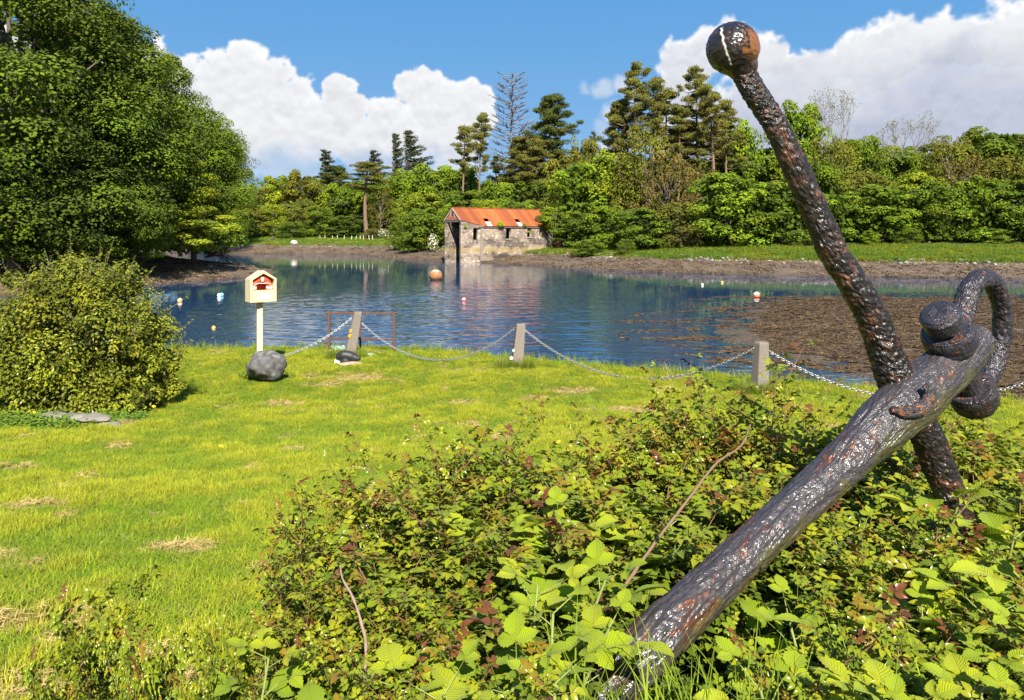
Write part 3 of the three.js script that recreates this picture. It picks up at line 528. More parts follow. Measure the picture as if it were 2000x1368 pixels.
// ---------------------------------------------------------------- boathouse (local x along the ridge, z towards the camera side, y above the water)
function boathouse() {
  const o = thing('boathouse', 'derelict stone boathouse with a rusty orange iron roof standing in the water', 'boathouse', P(1000 - 116, 0, 113).setY(0), 40 * Math.PI / 180);
  const W = 1024, Hh = 384, LX = 20, LY = 8;        // stone face: 20 m by 8 m, from 1 m below the water
  const R = rng(12), seeds = [], gx = 74, gy = 36;
  for (let j = 0; j < gy; j++) for (let i = 0; i < gx; i++) seeds.push([(i + 0.5 + (R() - 0.5) * 0.7 + (j % 2) * 0.5) / gx, (j + 0.5 + (R() - 0.5) * 0.45) / gy, R(), R()]);
  const cell = (u, v) => { let b = 9, b2 = 9, k = 0; const ci = Math.floor(u * gx), cj = Math.floor(v * gy); for (let j = cj - 1; j <= cj + 1; j++) for (let i = ci - 2; i <= ci + 1; i++) { if (j < 0 || j >= gy) continue; const q = seeds[j * gx + ((i % gx) + gx) % gx]; let du = u - q[0]; if (du > 0.5) du -= 1; if (du < -0.5) du += 1; const d = Math.max(Math.abs(du) * gx * 0.85, Math.abs(v - q[1]) * gy) ; if (d < b) { b2 = b; b = d; k = j * gx + ((i % gx) + gx) % gx; } else if (d < b2) b2 = d; } return [b2 - b, seeds[k][2], seeds[k][3]]; };
  const wallColor = dataTex(W, Hh, (i, j) => {
    const u = i / W, v = j / Hh, x = u * LX, y = v * LY - 1, [e, s1, s2] = cell(u, v), n = fbm(x * 1.1, y * 1.1, 4, 5), m = fbm(x * 0.45, y * 0.8, 9, 4);
    const joint = sstep(0.03, 0.16, e); let r = lerp(0.32, 0.44, s1), g = lerp(0.29, 0.375, s1), b = lerp(0.25, 0.31, s1);
    if (s2 > 0.9) { r = 0.72; g = 0.69; b = 0.63; } else if (s2 < 0.12) { r *= 0.45; g *= 0.42; b *= 0.4; } else if (s2 < 0.2) { r = 0.36; g = 0.2; b = 0.14; }
    r = lerp(0.5, r, joint * 0.6 + 0.4 * (s2 > 0.5)); g = lerp(0.46, g, joint * 0.6 + 0.4 * (s2 > 0.5)); b = lerp(0.41, b, joint * 0.6 + 0.4 * (s2 > 0.5));
    const grime = sstep(-0.08, 0.3, m + 0.34 * Math.exp(-(((y - 2.9) / 0.75) ** 2)) * sstep(3.5, 8, x) + n * 0.25); r *= 1 - 0.62 * grime; g *= 1 - 0.62 * grime; b *= 1 - 0.58 * grime;
    const lichen = sstep(0.1, 0.5, Math.exp(-(((y - 1.75 - n * 0.5) / 0.34) ** 2)) + n * 0.6 - 0.1); r = lerp(r, 0.46, lichen * 0.6); g = lerp(g, 0.38, lichen * 0.6); b = lerp(b, 0.17, lichen * 0.6);
    const tide = sstep(1.35, 0.9, y + n * 0.9) * sstep(-0.3, 0.25, m + 0.14 + n * 0.5) * sstep(0.2, 0.7, y + n * 0.6); r = lerp(r, 0.05, tide * 0.85); g = lerp(g, 0.047, tide * 0.85); b = lerp(b, 0.05, tide * 0.85);
    return lsr(r * 0.74 * (1 + n * 0.5), g * 0.655 * (1 + n * 0.5), b * 0.575 * (1 + n * 0.5));
  }, true);
  const wallBump = dataTex(W, Hh, (i, j) => { const [e, s1] = cell(i / W, j / Hh), v = sstep(0, 0.25, e) * (0.6 + 0.4 * s1); return [v, v, v]; });
  const stone = mat(1, 1, 1, 0.95, { map: wallColor, bumpMap: wallBump, bumpScale: 0.06 });
  const uvFix = (g, x0) => { const p = g.attributes.position, n = g.attributes.normal, uv = []; for (let i = 0; i < p.count; i++) { const side = Math.abs(n.getX(i)) > 0.5; uv.push(((side ? p.getZ(i) : p.getX(i)) + x0) / LX, (p.getY(i) + 1) / LY); } g.setAttribute('uv', new THREE.BufferAttribute(new Float32Array(uv), 2)); return g; };
  // a wall from (x0,z0) to (x1,z1) whose top runs from h0 to h1, with openings [from, to, sill, head]; its thickness goes inwards
  function wall(name, x0, z0, x1, z1, h0, h1, holes, off, t = 0.5, foot = -0.9) {
    const L = Math.hypot(x1 - x0, z1 - z0), s = new THREE.Shape([[0, foot], [L, foot], [L, h1], [0, h0]].map((q) => new THREE.Vector2(...q)));
    for (const [a, b, c, e] of holes) s.holes.push(new THREE.Path([[a, c], [a, e], [b, e], [b, c]].map((q) => new THREE.Vector2(...q))));
    const g = uvFix(new THREE.ExtrudeGeometry(s, { depth: t, bevelEnabled: false, steps: 1 }), off); g.translate(0, 0, -t);
    const m = part(name, g, stone, o); m.position.set(x0, 0, z0); m.rotation.y = -Math.atan2(z1 - z0, x1 - x0); return m;
  }
  const RIDGE = 7.77, K = 0.886, E = 2.8, V = 1.92, LEN = 16.6, S0 = 3.0, yAt = (v) => RIDGE - K * Math.abs(v) - 0.1;
  const splay = Math.hypot(S0, E - V);
  wall('wall', 0, V, S0, E, yAt(V), yAt(E), [[1.86, 2.5, 3.22, 4.9]], 0);
  wall('wall', S0 + 0.002, E, 15.0, E, yAt(E), yAt(E), [[4.5, 5.5, 3.35, 4.93], [8.6, 9.45, 3.6, 4.93]], splay);
  wall('wall', 15.002, E + 0.14, LEN, E + 0.14, yAt(E) - 0.1, yAt(E) - 0.1, [], 15.5, 0.64);
  wall('wall', LEN, E, LEN, -E, yAt(E), yAt(E), [], 4);
  wall('wall', LEN, -E, S0, -E, yAt(E), yAt(E), [], 2);
  wall('wall', S0, -E, 0, -V, yAt(E), yAt(V), [], 9);
  // pale dressed stones up the bend of the wall
  { const q = mat(0.30, 0.255, 0.205, 0.95, { bumpMap: wallBump, bumpScale: 0.04 }), R2 = rng(4); for (let k = 0; k < 14; k++) { const b = part('quoin', new THREE.BoxGeometry(k % 2 ? 0.5 : 0.36, 0.36, 0.1), q, o); b.position.set(S0 + (k % 2 ? 0.05 : 0), 0.35 + k * 0.365, E + 0.005 + R2() * 0.01); b.rotation.y = -0.12; } }
  const lintelM = mat(0.10, 0.08, 0.065, 0.9), dark = mat(0.07, 0.05, 0.04, 0.9);
  const beam = part('lintel', new THREE.BoxGeometry(0.22, 0.3, V * 2), lintelM, o); beam.position.set(0.14, yAt(V) - 0.08, 0);
  for (const [x, y0] of [[S0 + 5, 3.3], [S0 + 9.02, 3.55]]) { const s = part('sill', new THREE.BoxGeometry(1.15, 0.1, 0.2), mat(0.34, 0.3, 0.26, 0.95), o); s.position.set(x, y0, E + 0.03); }
  const wp = part('wall_plate', new THREE.BoxGeometry(LEN - 1.6, 0.13, 0.16), lintelM, o); wp.position.set(LEN / 2 + 0.8, yAt(E) - 0.17, E + 0.09);
  // roof: one sheet after another, each rusted in its own way
  const streak = dataTex(128, 256, (i, j) => { const x = i / 128, y = j / 256, n = fbm(x * 9, y * 2.2, 1, 4), m = fbm(x * 3, y * 6, 7, 4), k = clamp(0.5 + n * 0.9 + m * 0.4); return lsr(lerp(0.36, 0.80, k), lerp(0.34, 0.80, k), lerp(0.30, 0.8, k)); }, true);
  const rusts = [[0.46, 0.125, 0.024], [0.42, 0.11, 0.022], [0.52, 0.16, 0.034], [0.32, 0.078, 0.02], [0.48, 0.15, 0.036], [0.37, 0.09, 0.022]].map((c) => mat(...c, 0.85, { map: streak }));
  const white = mat(0.75, 0.74, 0.70, 0.5, { transmission: 0.25, side: THREE.DoubleSide }), tilt = Math.atan(K), cs = Math.cos(tilt), sn = Math.sin(tilt);
  function sheetGeo(w, v0, v1a, v1b, sgn) {         // corrugated, from the ridge side v0 down to v1a (at its near edge) and v1b
    const nx = 28, pos = [], uv = [], idx = [];
    for (let i = 0; i <= nx; i++) for (let j = 0; j <= 1; j++) { const f = i / nx, v = j ? lerp(v1a, v1b, f) : v0, x = f * w, c = Math.cos(f * 7 * 6.2832) * 0.016; pos.push(x, RIDGE - K * v + c * cs + 0.02, sgn * (v + c * sn)); uv.push(f, v / 3.2); }
    for (let i = 0; i < nx; i++) { const a = i * 2; if (sgn > 0) idx.push(a, a + 1, a + 3, a, a + 3, a + 2); else idx.push(a, a + 3, a + 1, a, a + 2, a + 3); }
    const g = geo(pos, idx, null, uv); g.computeVertexNormals(); return g;
  }
  const eave = (x) => (x < S0 ? lerp(V, E, clamp(x / S0)) : E) + 0.12, R3 = rng(8), w = 0.83;
  for (let k = 0; k < 20; k++) {
    const x0 = -0.12 + k * w * 1.005, lift = (k % 2) * 0.012 + R3() * 0.006, m = rusts[(R3() * 6) | 0], sky = k === 5 || k === 12;
    const add = (name, a, b0, b1, mt, sgn, dy = 0) => { const q = part(name, sheetGeo(w + 0.03, a, b0, b1, sgn), mt, o); q.position.set(x0, lift + dy, 0); };
    if (sky) { add('roof_sheet', 0, 1.72, 1.72, m, 1); add('skylight', 2.25, eave(x0), eave(x0 + w), white, 1, 0.004); }
    else add('roof_sheet', 0, eave(x0), eave(x0 + w), m, 1);
    add('roof_sheet', 0, eave(x0), eave(x0 + w), rusts[(R3() * 6) | 0], -1);
  }
  const cap = part('ridge_cap', new THREE.CylinderGeometry(0.09, 0.09, LEN + 0.3, 10), rusts[3], o); cap.rotation.z = Math.PI / 2; cap.position.set(LEN / 2, RIDGE + 0.02, 0);
  // gable boards round a small barred window
  const boardM = [[0.27, 0.085, 0.04], [0.34, 0.12, 0.06], [0.22, 0.075, 0.045], [0.36, 0.16, 0.09]].map((c) => mat(...c, 0.9));
  const bw = V * 2 / 11;
  for (let k = 0; k < 11; k++) {
    const a = -V + k * bw + 0.006, b = -V + (k + 1) * bw - 0.006, pieces = Math.abs((a + b) / 2) < 0.4 ? [[yAt(V) + 0.09, 6.5, 6.5], [7.25, yAt(a), yAt(b)]] : [[yAt(V) + 0.09, yAt(a), yAt(b)]];
    for (const [y0, ya, yb] of pieces) { if (Math.max(ya, yb) <= y0) continue; const s = new THREE.Shape([[-a, y0], [-b, y0], [-b, Math.max(yb, y0)], [-a, Math.max(ya, y0)]].map((q) => new THREE.Vector2(...q))), g = new THREE.ExtrudeGeometry(s, { depth: 0.03, bevelEnabled: false }); const m = part('gable_board', g, boardM[(k * 7 + (y0 > 7)) % 4], o); m.rotation.y = -Math.PI / 2; m.position.x = 0.02 + (k % 2) * 0.006; }
  }
  const fr = part('window_frame', joinPlain([[0, 6.47, 0.84, 0.07], [0, 7.28, 0.84, 0.07]].map(([z, y, l, h]) => new THREE.BoxGeometry(0.07, h, l).translate(0, y, z)).concat([-0.39, 0.39].map((z) => new THREE.BoxGeometry(0.07, 0.74, 0.06).translate(0, 6.875, z)))), mat(0.42, 0.33, 0.26, 0.9), o); fr.position.x = -0.02;
  for (const y of [6.74, 7.0]) { const b = part('window_bar', new THREE.BoxGeometry(0.04, 0.06, 0.72), mat(0.33, 0.25, 0.2, 0.9), o); b.position.set(-0.02, y, 0); }
  const verge = (s) => { const len = Math.hypot(V + 0.1, K * (V + 0.1)), b = part('verge_board', new THREE.BoxGeometry(0.06, 0.16, len), mat(0.45, 0.3, 0.22, 0.9), o); b.position.set(-0.1, RIDGE - K * (V + 0.1) / 2 - 0.06, s * (V + 0.1) / 2); b.rotation.x = s * tilt; };
  verge(1); verge(-1);
  return o;
}
const house = boathouse();
// plants that have seeded on the walls and roof
function sprout(x, y, z, r, n, tone, label, name = 'wall_plant', flat = 1) {
  const L = new Leaves(), R = rng(n + 5), T = new Twigs(4); for (let k = 0; k < n; k++) { let [a, b, c] = ball3(R); const f = r * Math.pow(R(), 0.4), v = 0.75 + 0.5 * R(); L.add(a * f, Math.abs(b) * f * 1.3 * flat - 0.1 * r, c * f, a, 0.6, c + 0.2, 0.17, 0.11, [v, v, v * 0.9], R); }
  for (let k = 0; k < 6; k++) T.seg(V3(0, -0.15, 0), V3((R() - 0.5) * r * 1.4, r * (0.5 + 0.5 * R()), (R() - 0.5) * r), 0.02, 0.006);
  house.updateMatrixWorld(true); const p = house.localToWorld(V3(x, y, z)), o = thing(name, label, 'plant', p); part('stem', T.build(), BARK, o); part('foliage', L.build(), TONE[tone], o); return o;
}
sprout(6.3, 5.22, 3.05, 0.62, 420, 'lime', 'round green shrub growing on the eaves of the boathouse roof');
sprout(10.9, 5.2, 3.0, 0.4, 130, 'olive', 'small dry tuft on the eaves right of the second skylight');
sprout(0.55, 4.95, 2.2, 0.3, 90, 'bright', 'small green tuft at the front corner of the boathouse wall');
sprout(15.4, 5.1, 3.1, 1.0, 520, 'lime', 'yellow green ivy hanging on the right end of the boathouse eaves', 'ivy');
sprout(12.0, 4.3, 2.55, 0.3, 70, 'lime', 'green plant growing in the rightmost boathouse window');

// blossom by the boathouse
function blossom(px, top, half, d, c, label, name, tone) {
  const L = new Leaves(), F = new Leaves(), R = rng(px), x = (px - 1000) / FOC * d, g = groundY(x, -d), h = EYE + (HY - top) / FOC * d - g, w = half / FOC * d;
  for (let k = 0; k < 520; k++) { const [a, b, q] = ball3(R), f = 0.6 + 0.45 * R(), v = 0.7 + 0.5 * R(); L.add(a * w * f, h * 0.5 + b * h * 0.5 * f, q * w * f, a, b + 0.4, q, 0.26, 0.17, [v, v, v], R); if (k % 2 === 0) F.add(a * w * f * 1.06, h * 0.5 + b * h * 0.5 * f * 1.06, q * w * f * 1.06, a, b + 0.3, q, 0.2, 0.17, [v, v, v], R); }
  const T = new Twigs(5); for (let k = 0; k < 5; k++) T.seg(V3(0, -0.2, 0), V3((R() - 0.5) * w, h * 0.7, (R() - 0.5) * w), 0.06, 0.02);
  const o = thing(name, label, 'shrub', [x, g, -d]); part('stem', T.build(), BARK, o); part('foliage', L.build(), TONE[tone], o); part('blossom', F.build(), mat(...c, 0.9, { vertexColors: true, side: THREE.DoubleSide }), o);
}
blossom(846, 455, 11, 133, [0.75, 0.74, 0.6], 'hawthorn with white blossom left of the boathouse', 'hawthorn', 'olive');
blossom(583, 446, 14, 188, [0.62, 0.64, 0.5], 'pale flowering hawthorn at the far left shore', 'hawthorn', 'olive');
blossom(748, 446, 12, 184, [0.62, 0.64, 0.5], 'cream flowering hawthorn right of the lone brown pine trunk', 'hawthorn', 'olive');
blossom(1096, 468, 12, 119, [0.6, 0.06, 0.2], 'pink rhododendron in bloom at the right end of the boathouse', 'rhododendron', 'dark');

// ---------------------------------------------------------------- the old anchor
{
  const relief = dataTex(512, 512, (x, y) => { const a = x / 512 * 6.2832, c = Math.cos(a), s = Math.sin(a), v = y / 512, b = v * 6.2832, e = Math.cos(b), f = Math.sin(b); const g = fbm(c * 6 + e * 1.2, s * 6 + f * 1.2, e * 0.8 + 3, 3), p = fbm(c * 13 + e * 8, s * 13 + f * 8, f * 6, 3), q = Math.abs(fbm(c * 9 + 4, s * 9 + e * 4, f * 4, 3)); const h = clamp(0.55 + g * 0.9 + p * 0.35 - q * 0.6); return [h, h, h]; });
  const shine = dataTex(512, 512, (x, y) => { const a = x / 512 * 6.2832, c = Math.cos(a), s = Math.sin(a), b = y / 512 * 6.2832, e = Math.cos(b), f = Math.sin(b), n = fbm(c * 5 + 9, s * 5 + e * 5, f * 5, 5); const v = clamp(0.62 + n * 1.5, 0.45, 1); return [v, v, v]; });
  const iron = (wet) => new THREE.MeshPhysicalMaterial({ color: lin(1, 1, 1), vertexColors: true, roughness: lerp(0.7, 0.52, wet), specularIntensity: 0.85, ior: 1.55, bumpMap: relief, bumpScale: 0.0035, roughnessMap: shine });
  const paint = (x, y, z, rust, orange, base = [0.020, 0.017, 0.019]) => {
    const n = fbm(x * 14, y * 14, z * 14, 4), m = fbm(x * 60 + 3, y * 60, z * 60, 4), f = fbm(x * 150, y * 150, z * 150, 2);
    const a = sstep(0.30 - rust, 0.55 - rust, n * 0.9 + m * 0.55), b = sstep(0.34 - orange, 0.48 - orange, m * 0.8 + f * 0.7 + n * 0.2);
    let c = [lerp(base[0], 0.062, a), lerp(base[1], 0.028, a), lerp(base[2], 0.017, a)];
    c = [lerp(c[0], 0.17, b), lerp(c[1], 0.058, b), lerp(c[2], 0.02, b)];
    const v = 1 + f * 0.8; return [c[0] * v, c[1] * v, c[2] * v];
  };
  const pitted = (x, y, z, s) => { const f = fbm(x * 75, y * 75, z * 75, 3), g = Math.abs(fbm(x * 38 + 5, y * 38, z * 38, 3)); return s * (f * 0.9 - g * 0.8 + 0.4 * fbm(x * 16, y * 16, z * 16, 2)); };
  const o = thing('anchor', 'big rusty black iron anchor leaning in the bushes with its stock pointing up', 'anchor', [0, 0, 0]);
  const A = [[1040, 1500, 1.93, 0.072], [1150, 1384, 2.02, 0.070], [1284, 1247, 2.12, 0.068], [1412, 1124, 2.26, 0.064], [1492, 1050, 2.34, 0.062], [1600, 950, 2.45, 0.063], [1672, 882, 2.52, 0.070], [1730, 824, 2.58, 0.084], [1778, 782, 2.63, 0.089], [1830, 737, 2.69, 0.081], [1866, 706, 2.74, 0.076], [1892, 682, 2.78, 0.072], [1912, 664, 2.81, 0.058], [1921, 656, 2.825, 0.022]];
  const ax = A.map((a) => P(a[0], a[1], a[2])), sdir = ax[9].clone().sub(ax[2]).normalize();
  // coordinates along and across the shank stretch the wrought grain lengthwise
  const across = V3(0, 1, 0).cross(sdir).normalize(), third = V3().crossVectors(sdir, across);
  const grain = (x, y, z) => { const l = x * sdir.x + y * sdir.y + z * sdir.z, a = x * across.x + y * across.y + z * across.z, b = x * third.x + y * third.y + z * third.z; return [l * 0.22, a, b]; };
  part('shank', sweep(ax, A.map((a) => a[3]), 620, 190, {
    disp: (x, y, z) => { const [l, a, b] = grain(x, y, z); return 0.0085 * fbm(l * 46, a * 46, b * 46, 3) + pitted(x, y, z, 0.004) + 0.006 * fbm(l * 22, a * 22, b * 22, 2); },
    color: (x, y, z, t, a, nx, ny, nz) => {
      const [l, p, q] = grain(x, y, z), c = paint(l * 1.6, p, q, 0.24, 0.05, [0.040, 0.035, 0.038]), moss = sstep(0.15, 0.5, -ny * 0.6 + nx * 0.3 + 0.1 + fbm(x * 9, y * 9, z * 9, 3)) * 0.5;
      return [lerp(c[0], 0.075, moss), lerp(c[1], 0.07, moss), lerp(c[2], 0.014, moss)];
    },
  }), iron(1), o);
  const S = [[1452, 140, 2.62, 0.040], [1469, 173, 2.62, 0.042], [1489, 204, 2.62, 0.041], [1512, 240, 2.622, 0.040], [1579, 381, 2.63, 0.044], [1627, 490, 2.637, 0.047], [1694, 600, 2.645, 0.050], [1731, 690, 2.65, 0.056], [1750, 740, 2.655, 0.063], [1764, 775, 2.66, 0.060], [1806, 843, 2.664, 0.054], [1838, 922, 2.67, 0.052], [1872, 1005, 2.675, 0.047], [1912, 1092, 2.685, 0.042], [1950, 1170, 2.69, 0.036]];
  part('stock', sweep(S.map((a) => P(a[0], a[1], a[2])), S.map((a) => a[3]), 560, 110, {
    disp: (x, y, z) => pitted(x, y, z, 0.010) + 0.006 * fbm(x * 9, y * 9, z * 9, 3),
    color: (x, y, z) => paint(x, y, z, 0.3, 0.05, [0.012, 0.009, 0.008]),
  }), iron(0.8), o);
  // ball end, with its neck
  const bc = P(1431.5, 95, 2.62), toNeck = P(1478, 184, 2.62).sub(bc).normalize(), br = 0.0865;
  const bg = mergeVertices(plain(new THREE.SphereGeometry(1, 180, 130)).deleteAttribute('normal')), bp = bg.attributes.position, bcol = [];
  for (let i = 0; i < bp.count; i++) {
    const v = V3().fromBufferAttribute(bp, i).normalize(), dn = v.dot(toNeck), x = bc.x + v.x * br, y = bc.y + v.y * br, z = bc.z + v.z * br;
    const r = br * (1 + 0.34 * Math.pow(Math.max(0, dn - 0.78) / 0.22, 1.3)) + pitted(x, y, z, 0.0045);
    const c = paint(x, y, z, 0.14, 0.02, [0.016, 0.013, 0.013]), or = sstep(0.35, 0.62, v.x * 0.95 + 0.25 * v.z + fbm(v.x * 6, v.y * 6, v.z * 6, 4) * 1.1) * sstep(0.75, 0.3, Math.abs(v.y - 0.05));
    const line = sstep(0.045, 0.015, Math.abs(v.x + 0.56 + 0.16 * v.y - 0.30 * (v.y - 0.1) ** 2 + 0.05 * N3(v.y * 6, 1, 2))) * sstep(-0.82, -0.7, v.y) * sstep(0.72, 0.6, v.y) * (v.z > 0 ? 1 : 0);
    const spot = sstep(0.3, 0.42, fbm(v.x * 8 + 3, v.y * 8, v.z * 8, 3)) * sstep(0.55, 0.8, v.y);
    const w = Math.max(line * 0.9, spot * 0.8), k = [lerp(c[0], 0.20, or * 0.8), lerp(c[1], 0.075, or * 0.8), lerp(c[2], 0.018, or * 0.8)];
    bcol.push(lerp(k[0], 0.55, w), lerp(k[1], 0.52, w), lerp(k[2], 0.5, w)); bp.setXYZ(i, x + v.x * (r - br), y + v.y * (r - br), z + v.z * (r - br));
  }
  bg.setAttribute('color', new THREE.BufferAttribute(new Float32Array(bcol), 3)); bg.computeVertexNormals();
  part('stock_ball', bg, iron(1), o).userData.label = 'rusty iron ball with a white streak on the end of the stock';
  // collar and key where the stock passes through the shank
  const key = [[1742, 800], [1768, 806], [1795, 800], [1812, 785], [1816, 765], [1806, 752]].map(([x, y], i) => P(x, y, 2.50 + i * 0.006));
  part('key', sweep(key, [0.012, 0.02, 0.022, 0.021, 0.018, 0.010], 60, 20, { disp: (x, y, z) => pitted(x, y, z, 0.006), color: (x, y, z) => paint(x, y, z, 0.3, 0.22) }), iron(0.5), o);
  // pin, shackle eyes and shackle
  const pa = P(1838, 622, 2.66), pb = P(1912, 800, 2.86), dir = pb.clone().sub(pa), at = (t) => pa.clone().addScaledVector(dir, t);
  part('shackle_pin', sweep([at(-0.07), at(-0.055), at(-0.03), at(0.07), at(0.095), at(0.11), at(0.5), at(0.9)], [0.03, 0.056, 0.064, 0.062, 0.05, 0.044, 0.045, 0.045], 110, 48, { disp: (x, y, z) => pitted(x, y, z, 0.006), color: (x, y, z) => paint(x, y, z, 0.06, 0.06, [0.024, 0.022, 0.028]) }), iron(1), o);
  part('shackle_eye', sweep([at(0.105), at(0.12), at(0.16), at(0.25), at(0.29), at(0.305)], [0.05, 0.076, 0.085, 0.086, 0.078, 0.05], 70, 56, { disp: (x, y, z) => pitted(x, y, z, 0.006), color: (x, y, z) => paint(x, y, z, 0.10, 0.06, [0.022, 0.02, 0.026]) }), iron(1), o);
  part('shackle_eye', sweep([at(0.74), at(0.755), at(0.80), at(0.90), at(0.95), at(0.965)], [0.04, 0.072, 0.08, 0.078, 0.066, 0.03], 70, 56, { disp: (x, y, z) => pitted(x, y, z, 0.006), color: (x, y, z) => paint(x, y, z, 0.14, 0.06) }), iron(0.9), o);
  const sh = [[1866, 668, 2.73, 0.04], [1873, 638, 2.75, 0.040], [1884, 600, 2.79, 0.038], [1897, 562, 2.82, 0.037], [1917, 545, 2.86, 0.036], [1938, 552, 2.9, 0.035], [1952, 580, 2.94, 0.034], [1959, 620, 2.96, 0.033], [1957, 660, 2.97, 0.034], [1946, 700, 2.96, 0.036], [1930, 738, 2.93, 0.036], [1908, 762, 2.89, 0.04]];
  part('shackle', sweep(sh.map((a) => P(a[0], a[1], a[2])), sh.map((a) => a[3]), 260, 56, { disp: (x, y, z) => pitted(x, y, z, 0.010), color: (x, y, z) => paint(x, y, z, 0.10, 0.07, [0.024, 0.021, 0.027]) }), iron(1), o);
}

// ---------------------------------------------------------------- concrete posts and chains along the quay edge
const concrete = (() => {
  const t = dataTex(256, 256, (x, y) => { const n = fbm(x * 0.09, y * 0.09, 1, 3), s = N3(x * 0.42, y * 0.42, 5), d = N3(x * 0.23 + 9, y * 0.23, 2); let v = 0.20 + n * 0.16 + (s > 0.3 ? 0.16 : s < -0.35 ? -0.12 : 0); return lsr(v * 1.08 + (d > 0.4 ? 0.06 : 0), v * 0.93, v * 0.76); }, true);
  const b = dataTex(256, 256, (x, y) => { const v = clamp(0.5 + 0.6 * N3(x * 0.42, y * 0.42, 5) + 0.3 * N3(x * 0.9, y * 0.9, 3)); return [v, v, v]; });
  return mat(1, 1, 1, 0.95, { map: t, bumpMap: b, bumpScale: 0.012 });
})();
function post(px, base, top, dx, d, w0, w1, turn, label) {
  const p = P(px, base, d); p.y = groundY(p.x, p.z) - 0.3; const q = P(px + dx, top, d), h = q.y - p.y;
  const o = thing('fence_post', label, 'fence post', p, 0, 'concrete posts along the quay edge');
  const g = new RoundedBoxGeometry(1, h, 1, 3, 0.07), a = g.attributes.position, uv = g.attributes.uv; g.translate(0, h / 2, 0);
  for (let i = 0; i < a.count; i++) { const t = clamp(a.getY(i) / h), w = lerp(w0, w1, t), x = a.getX(i), z = a.getZ(i), y = a.getY(i), c = Math.cos(turn), s = Math.sin(turn), n = 0.012 * fbm(x * 5 + px, y * 6, z * 5, 3); uv.setXY(i, (x + z + 0.5), y); a.setXYZ(i, (x * c + z * s) * w + (q.x - p.x) * t + n, y, (z * c - x * s) * w + n); }
  g.computeVertexNormals(); part('shaft', g, concrete, o); o.userData.topAt = undefined; delete o.userData.topAt; return { o, q, p };
}
const dab = (o, x, y, z, r, m, name, s) => { const g = lump([r, r * 1.2, r * 0.35], 2, s, 0.35); const q = part(name, g, m, o); q.position.set(x, y, z); };
const postA = post(677, 692, 609, 22, 19.3, 0.285, 0.175, 0.35, 'leaning concrete post in front of the rusty railing with yellow lichen');
const postB = post(1006.5, 716, 633, 10.5, 17.8, 0.27, 0.19, 0.12, 'concrete post in the middle of the chain fence, leaning slightly right');
const postC = post(1482.5, 772, 668, 5, 15.0, 0.27, 0.20, 0.28, 'upright concrete post at right with a leafy shoot at its foot');
const lichen = mat(0.36, 0.22, 0.02, 0.95), whiteStain = mat(0.72, 0.69, 0.62, 0.95);
dab(postA.o, 0.12, 0.98, 0.125, 0.04, lichen, 'lichen_patch', 2); dab(postA.o, 0.10, 0.86, 0.135, 0.045, lichen, 'lichen_patch', 5);
dab(postB.o, -0.035, 0.72, 0.115, 0.03, whiteStain, 'white_patch', 7); dab(postB.o, -0.09, 0.55, 0.12, 0.035, whiteStain, 'white_patch', 9);
dab(postC.o, -0.09, 0.42, 0.155, 0.04, whiteStain, 'white_patch', 11);
{ const s = part('foot_slab', lump([0.19, 0.028, 0.15], 3, 6, 0.12), mat(0.62, 0.57, 0.48, 0.95), postB.o); s.position.set(-0.06, 0.36, 0.16); }
const steel = new THREE.MeshPhysicalMaterial({ color: lin(0.33, 0.33, 0.33), roughness: 0.4, metalness: 0.75 });
const LINK = (() => { const g = plain(new THREE.TorusGeometry(0.022, 0.0068, 7, 14)); g.scale(1.55, 1, 1); return g.toNonIndexed(); })();
function chain(a, b, sag, label, group = 'galvanised chains of the quay fence') {
  const pts = []; const n0 = 80; let len = 0; const f = (t) => { const p = a.clone().lerp(b, t); p.y -= sag * 4 * t * (1 - t); return p; };
  for (let i = 0; i <= n0; i++) { pts.push(f(i / n0)); if (i) len += pts[i].distanceTo(pts[i - 1]); }
  const n = Math.round(len / 0.055), gs = []; let acc = 0, k = 1;
  for (let i = 0; i < n; i++) {
    const s = (i + 0.5) / n * len; while (k < n0 && acc + pts[k].distanceTo(pts[k - 1]) < s) { acc += pts[k].distanceTo(pts[k - 1]); k++; }
    const l = pts[k].distanceTo(pts[k - 1]), p = pts[k - 1].clone().lerp(pts[k], (s - acc) / l), d = pts[k].clone().sub(pts[k - 1]).normalize();
    const q = new THREE.Quaternion().setFromUnitVectors(V3(1, 0, 0), d).multiply(new THREE.Quaternion().setFromAxisAngle(V3(1, 0, 0), (i % 2 ? 0.8 : -0.75)));
    gs.push(LINK.clone().applyMatrix4(new THREE.Matrix4().compose(p, q, V3(1, 1, 1))));
  }
  const o = thing('chain', label, 'chain', [0, 0, 0], 0, group); part('links', mergeGeometries(gs), steel, o, 'stuff'); return o;
}
const down = (px, py, d) => { const p = P(px, py, d); return p; };
chain(down(707, 632, 19.3), down(1006, 641, 17.75), 0.80, 'galvanised chain sagging between the leaning post and the middle post');
chain(down(1026, 646, 17.75), down(1477, 678, 15.02), 0.82, 'galvanised chain sagging between the middle post and the right post');
chain(down(1496, 682, 14.98), down(2120, 700, 12.9), 0.80, 'galvanised chain running from the right post behind the anchor head');
chain(down(686, 622, 19.3), down(556, 694, 18.7), 0.12, 'galvanised chain dropping from the leaning post into the grass by the boulder');
chain(down(300, 668, 20.3), down(412, 704, 19.2), 0.1, 'short length of galvanised chain beside the leafy bush at left');

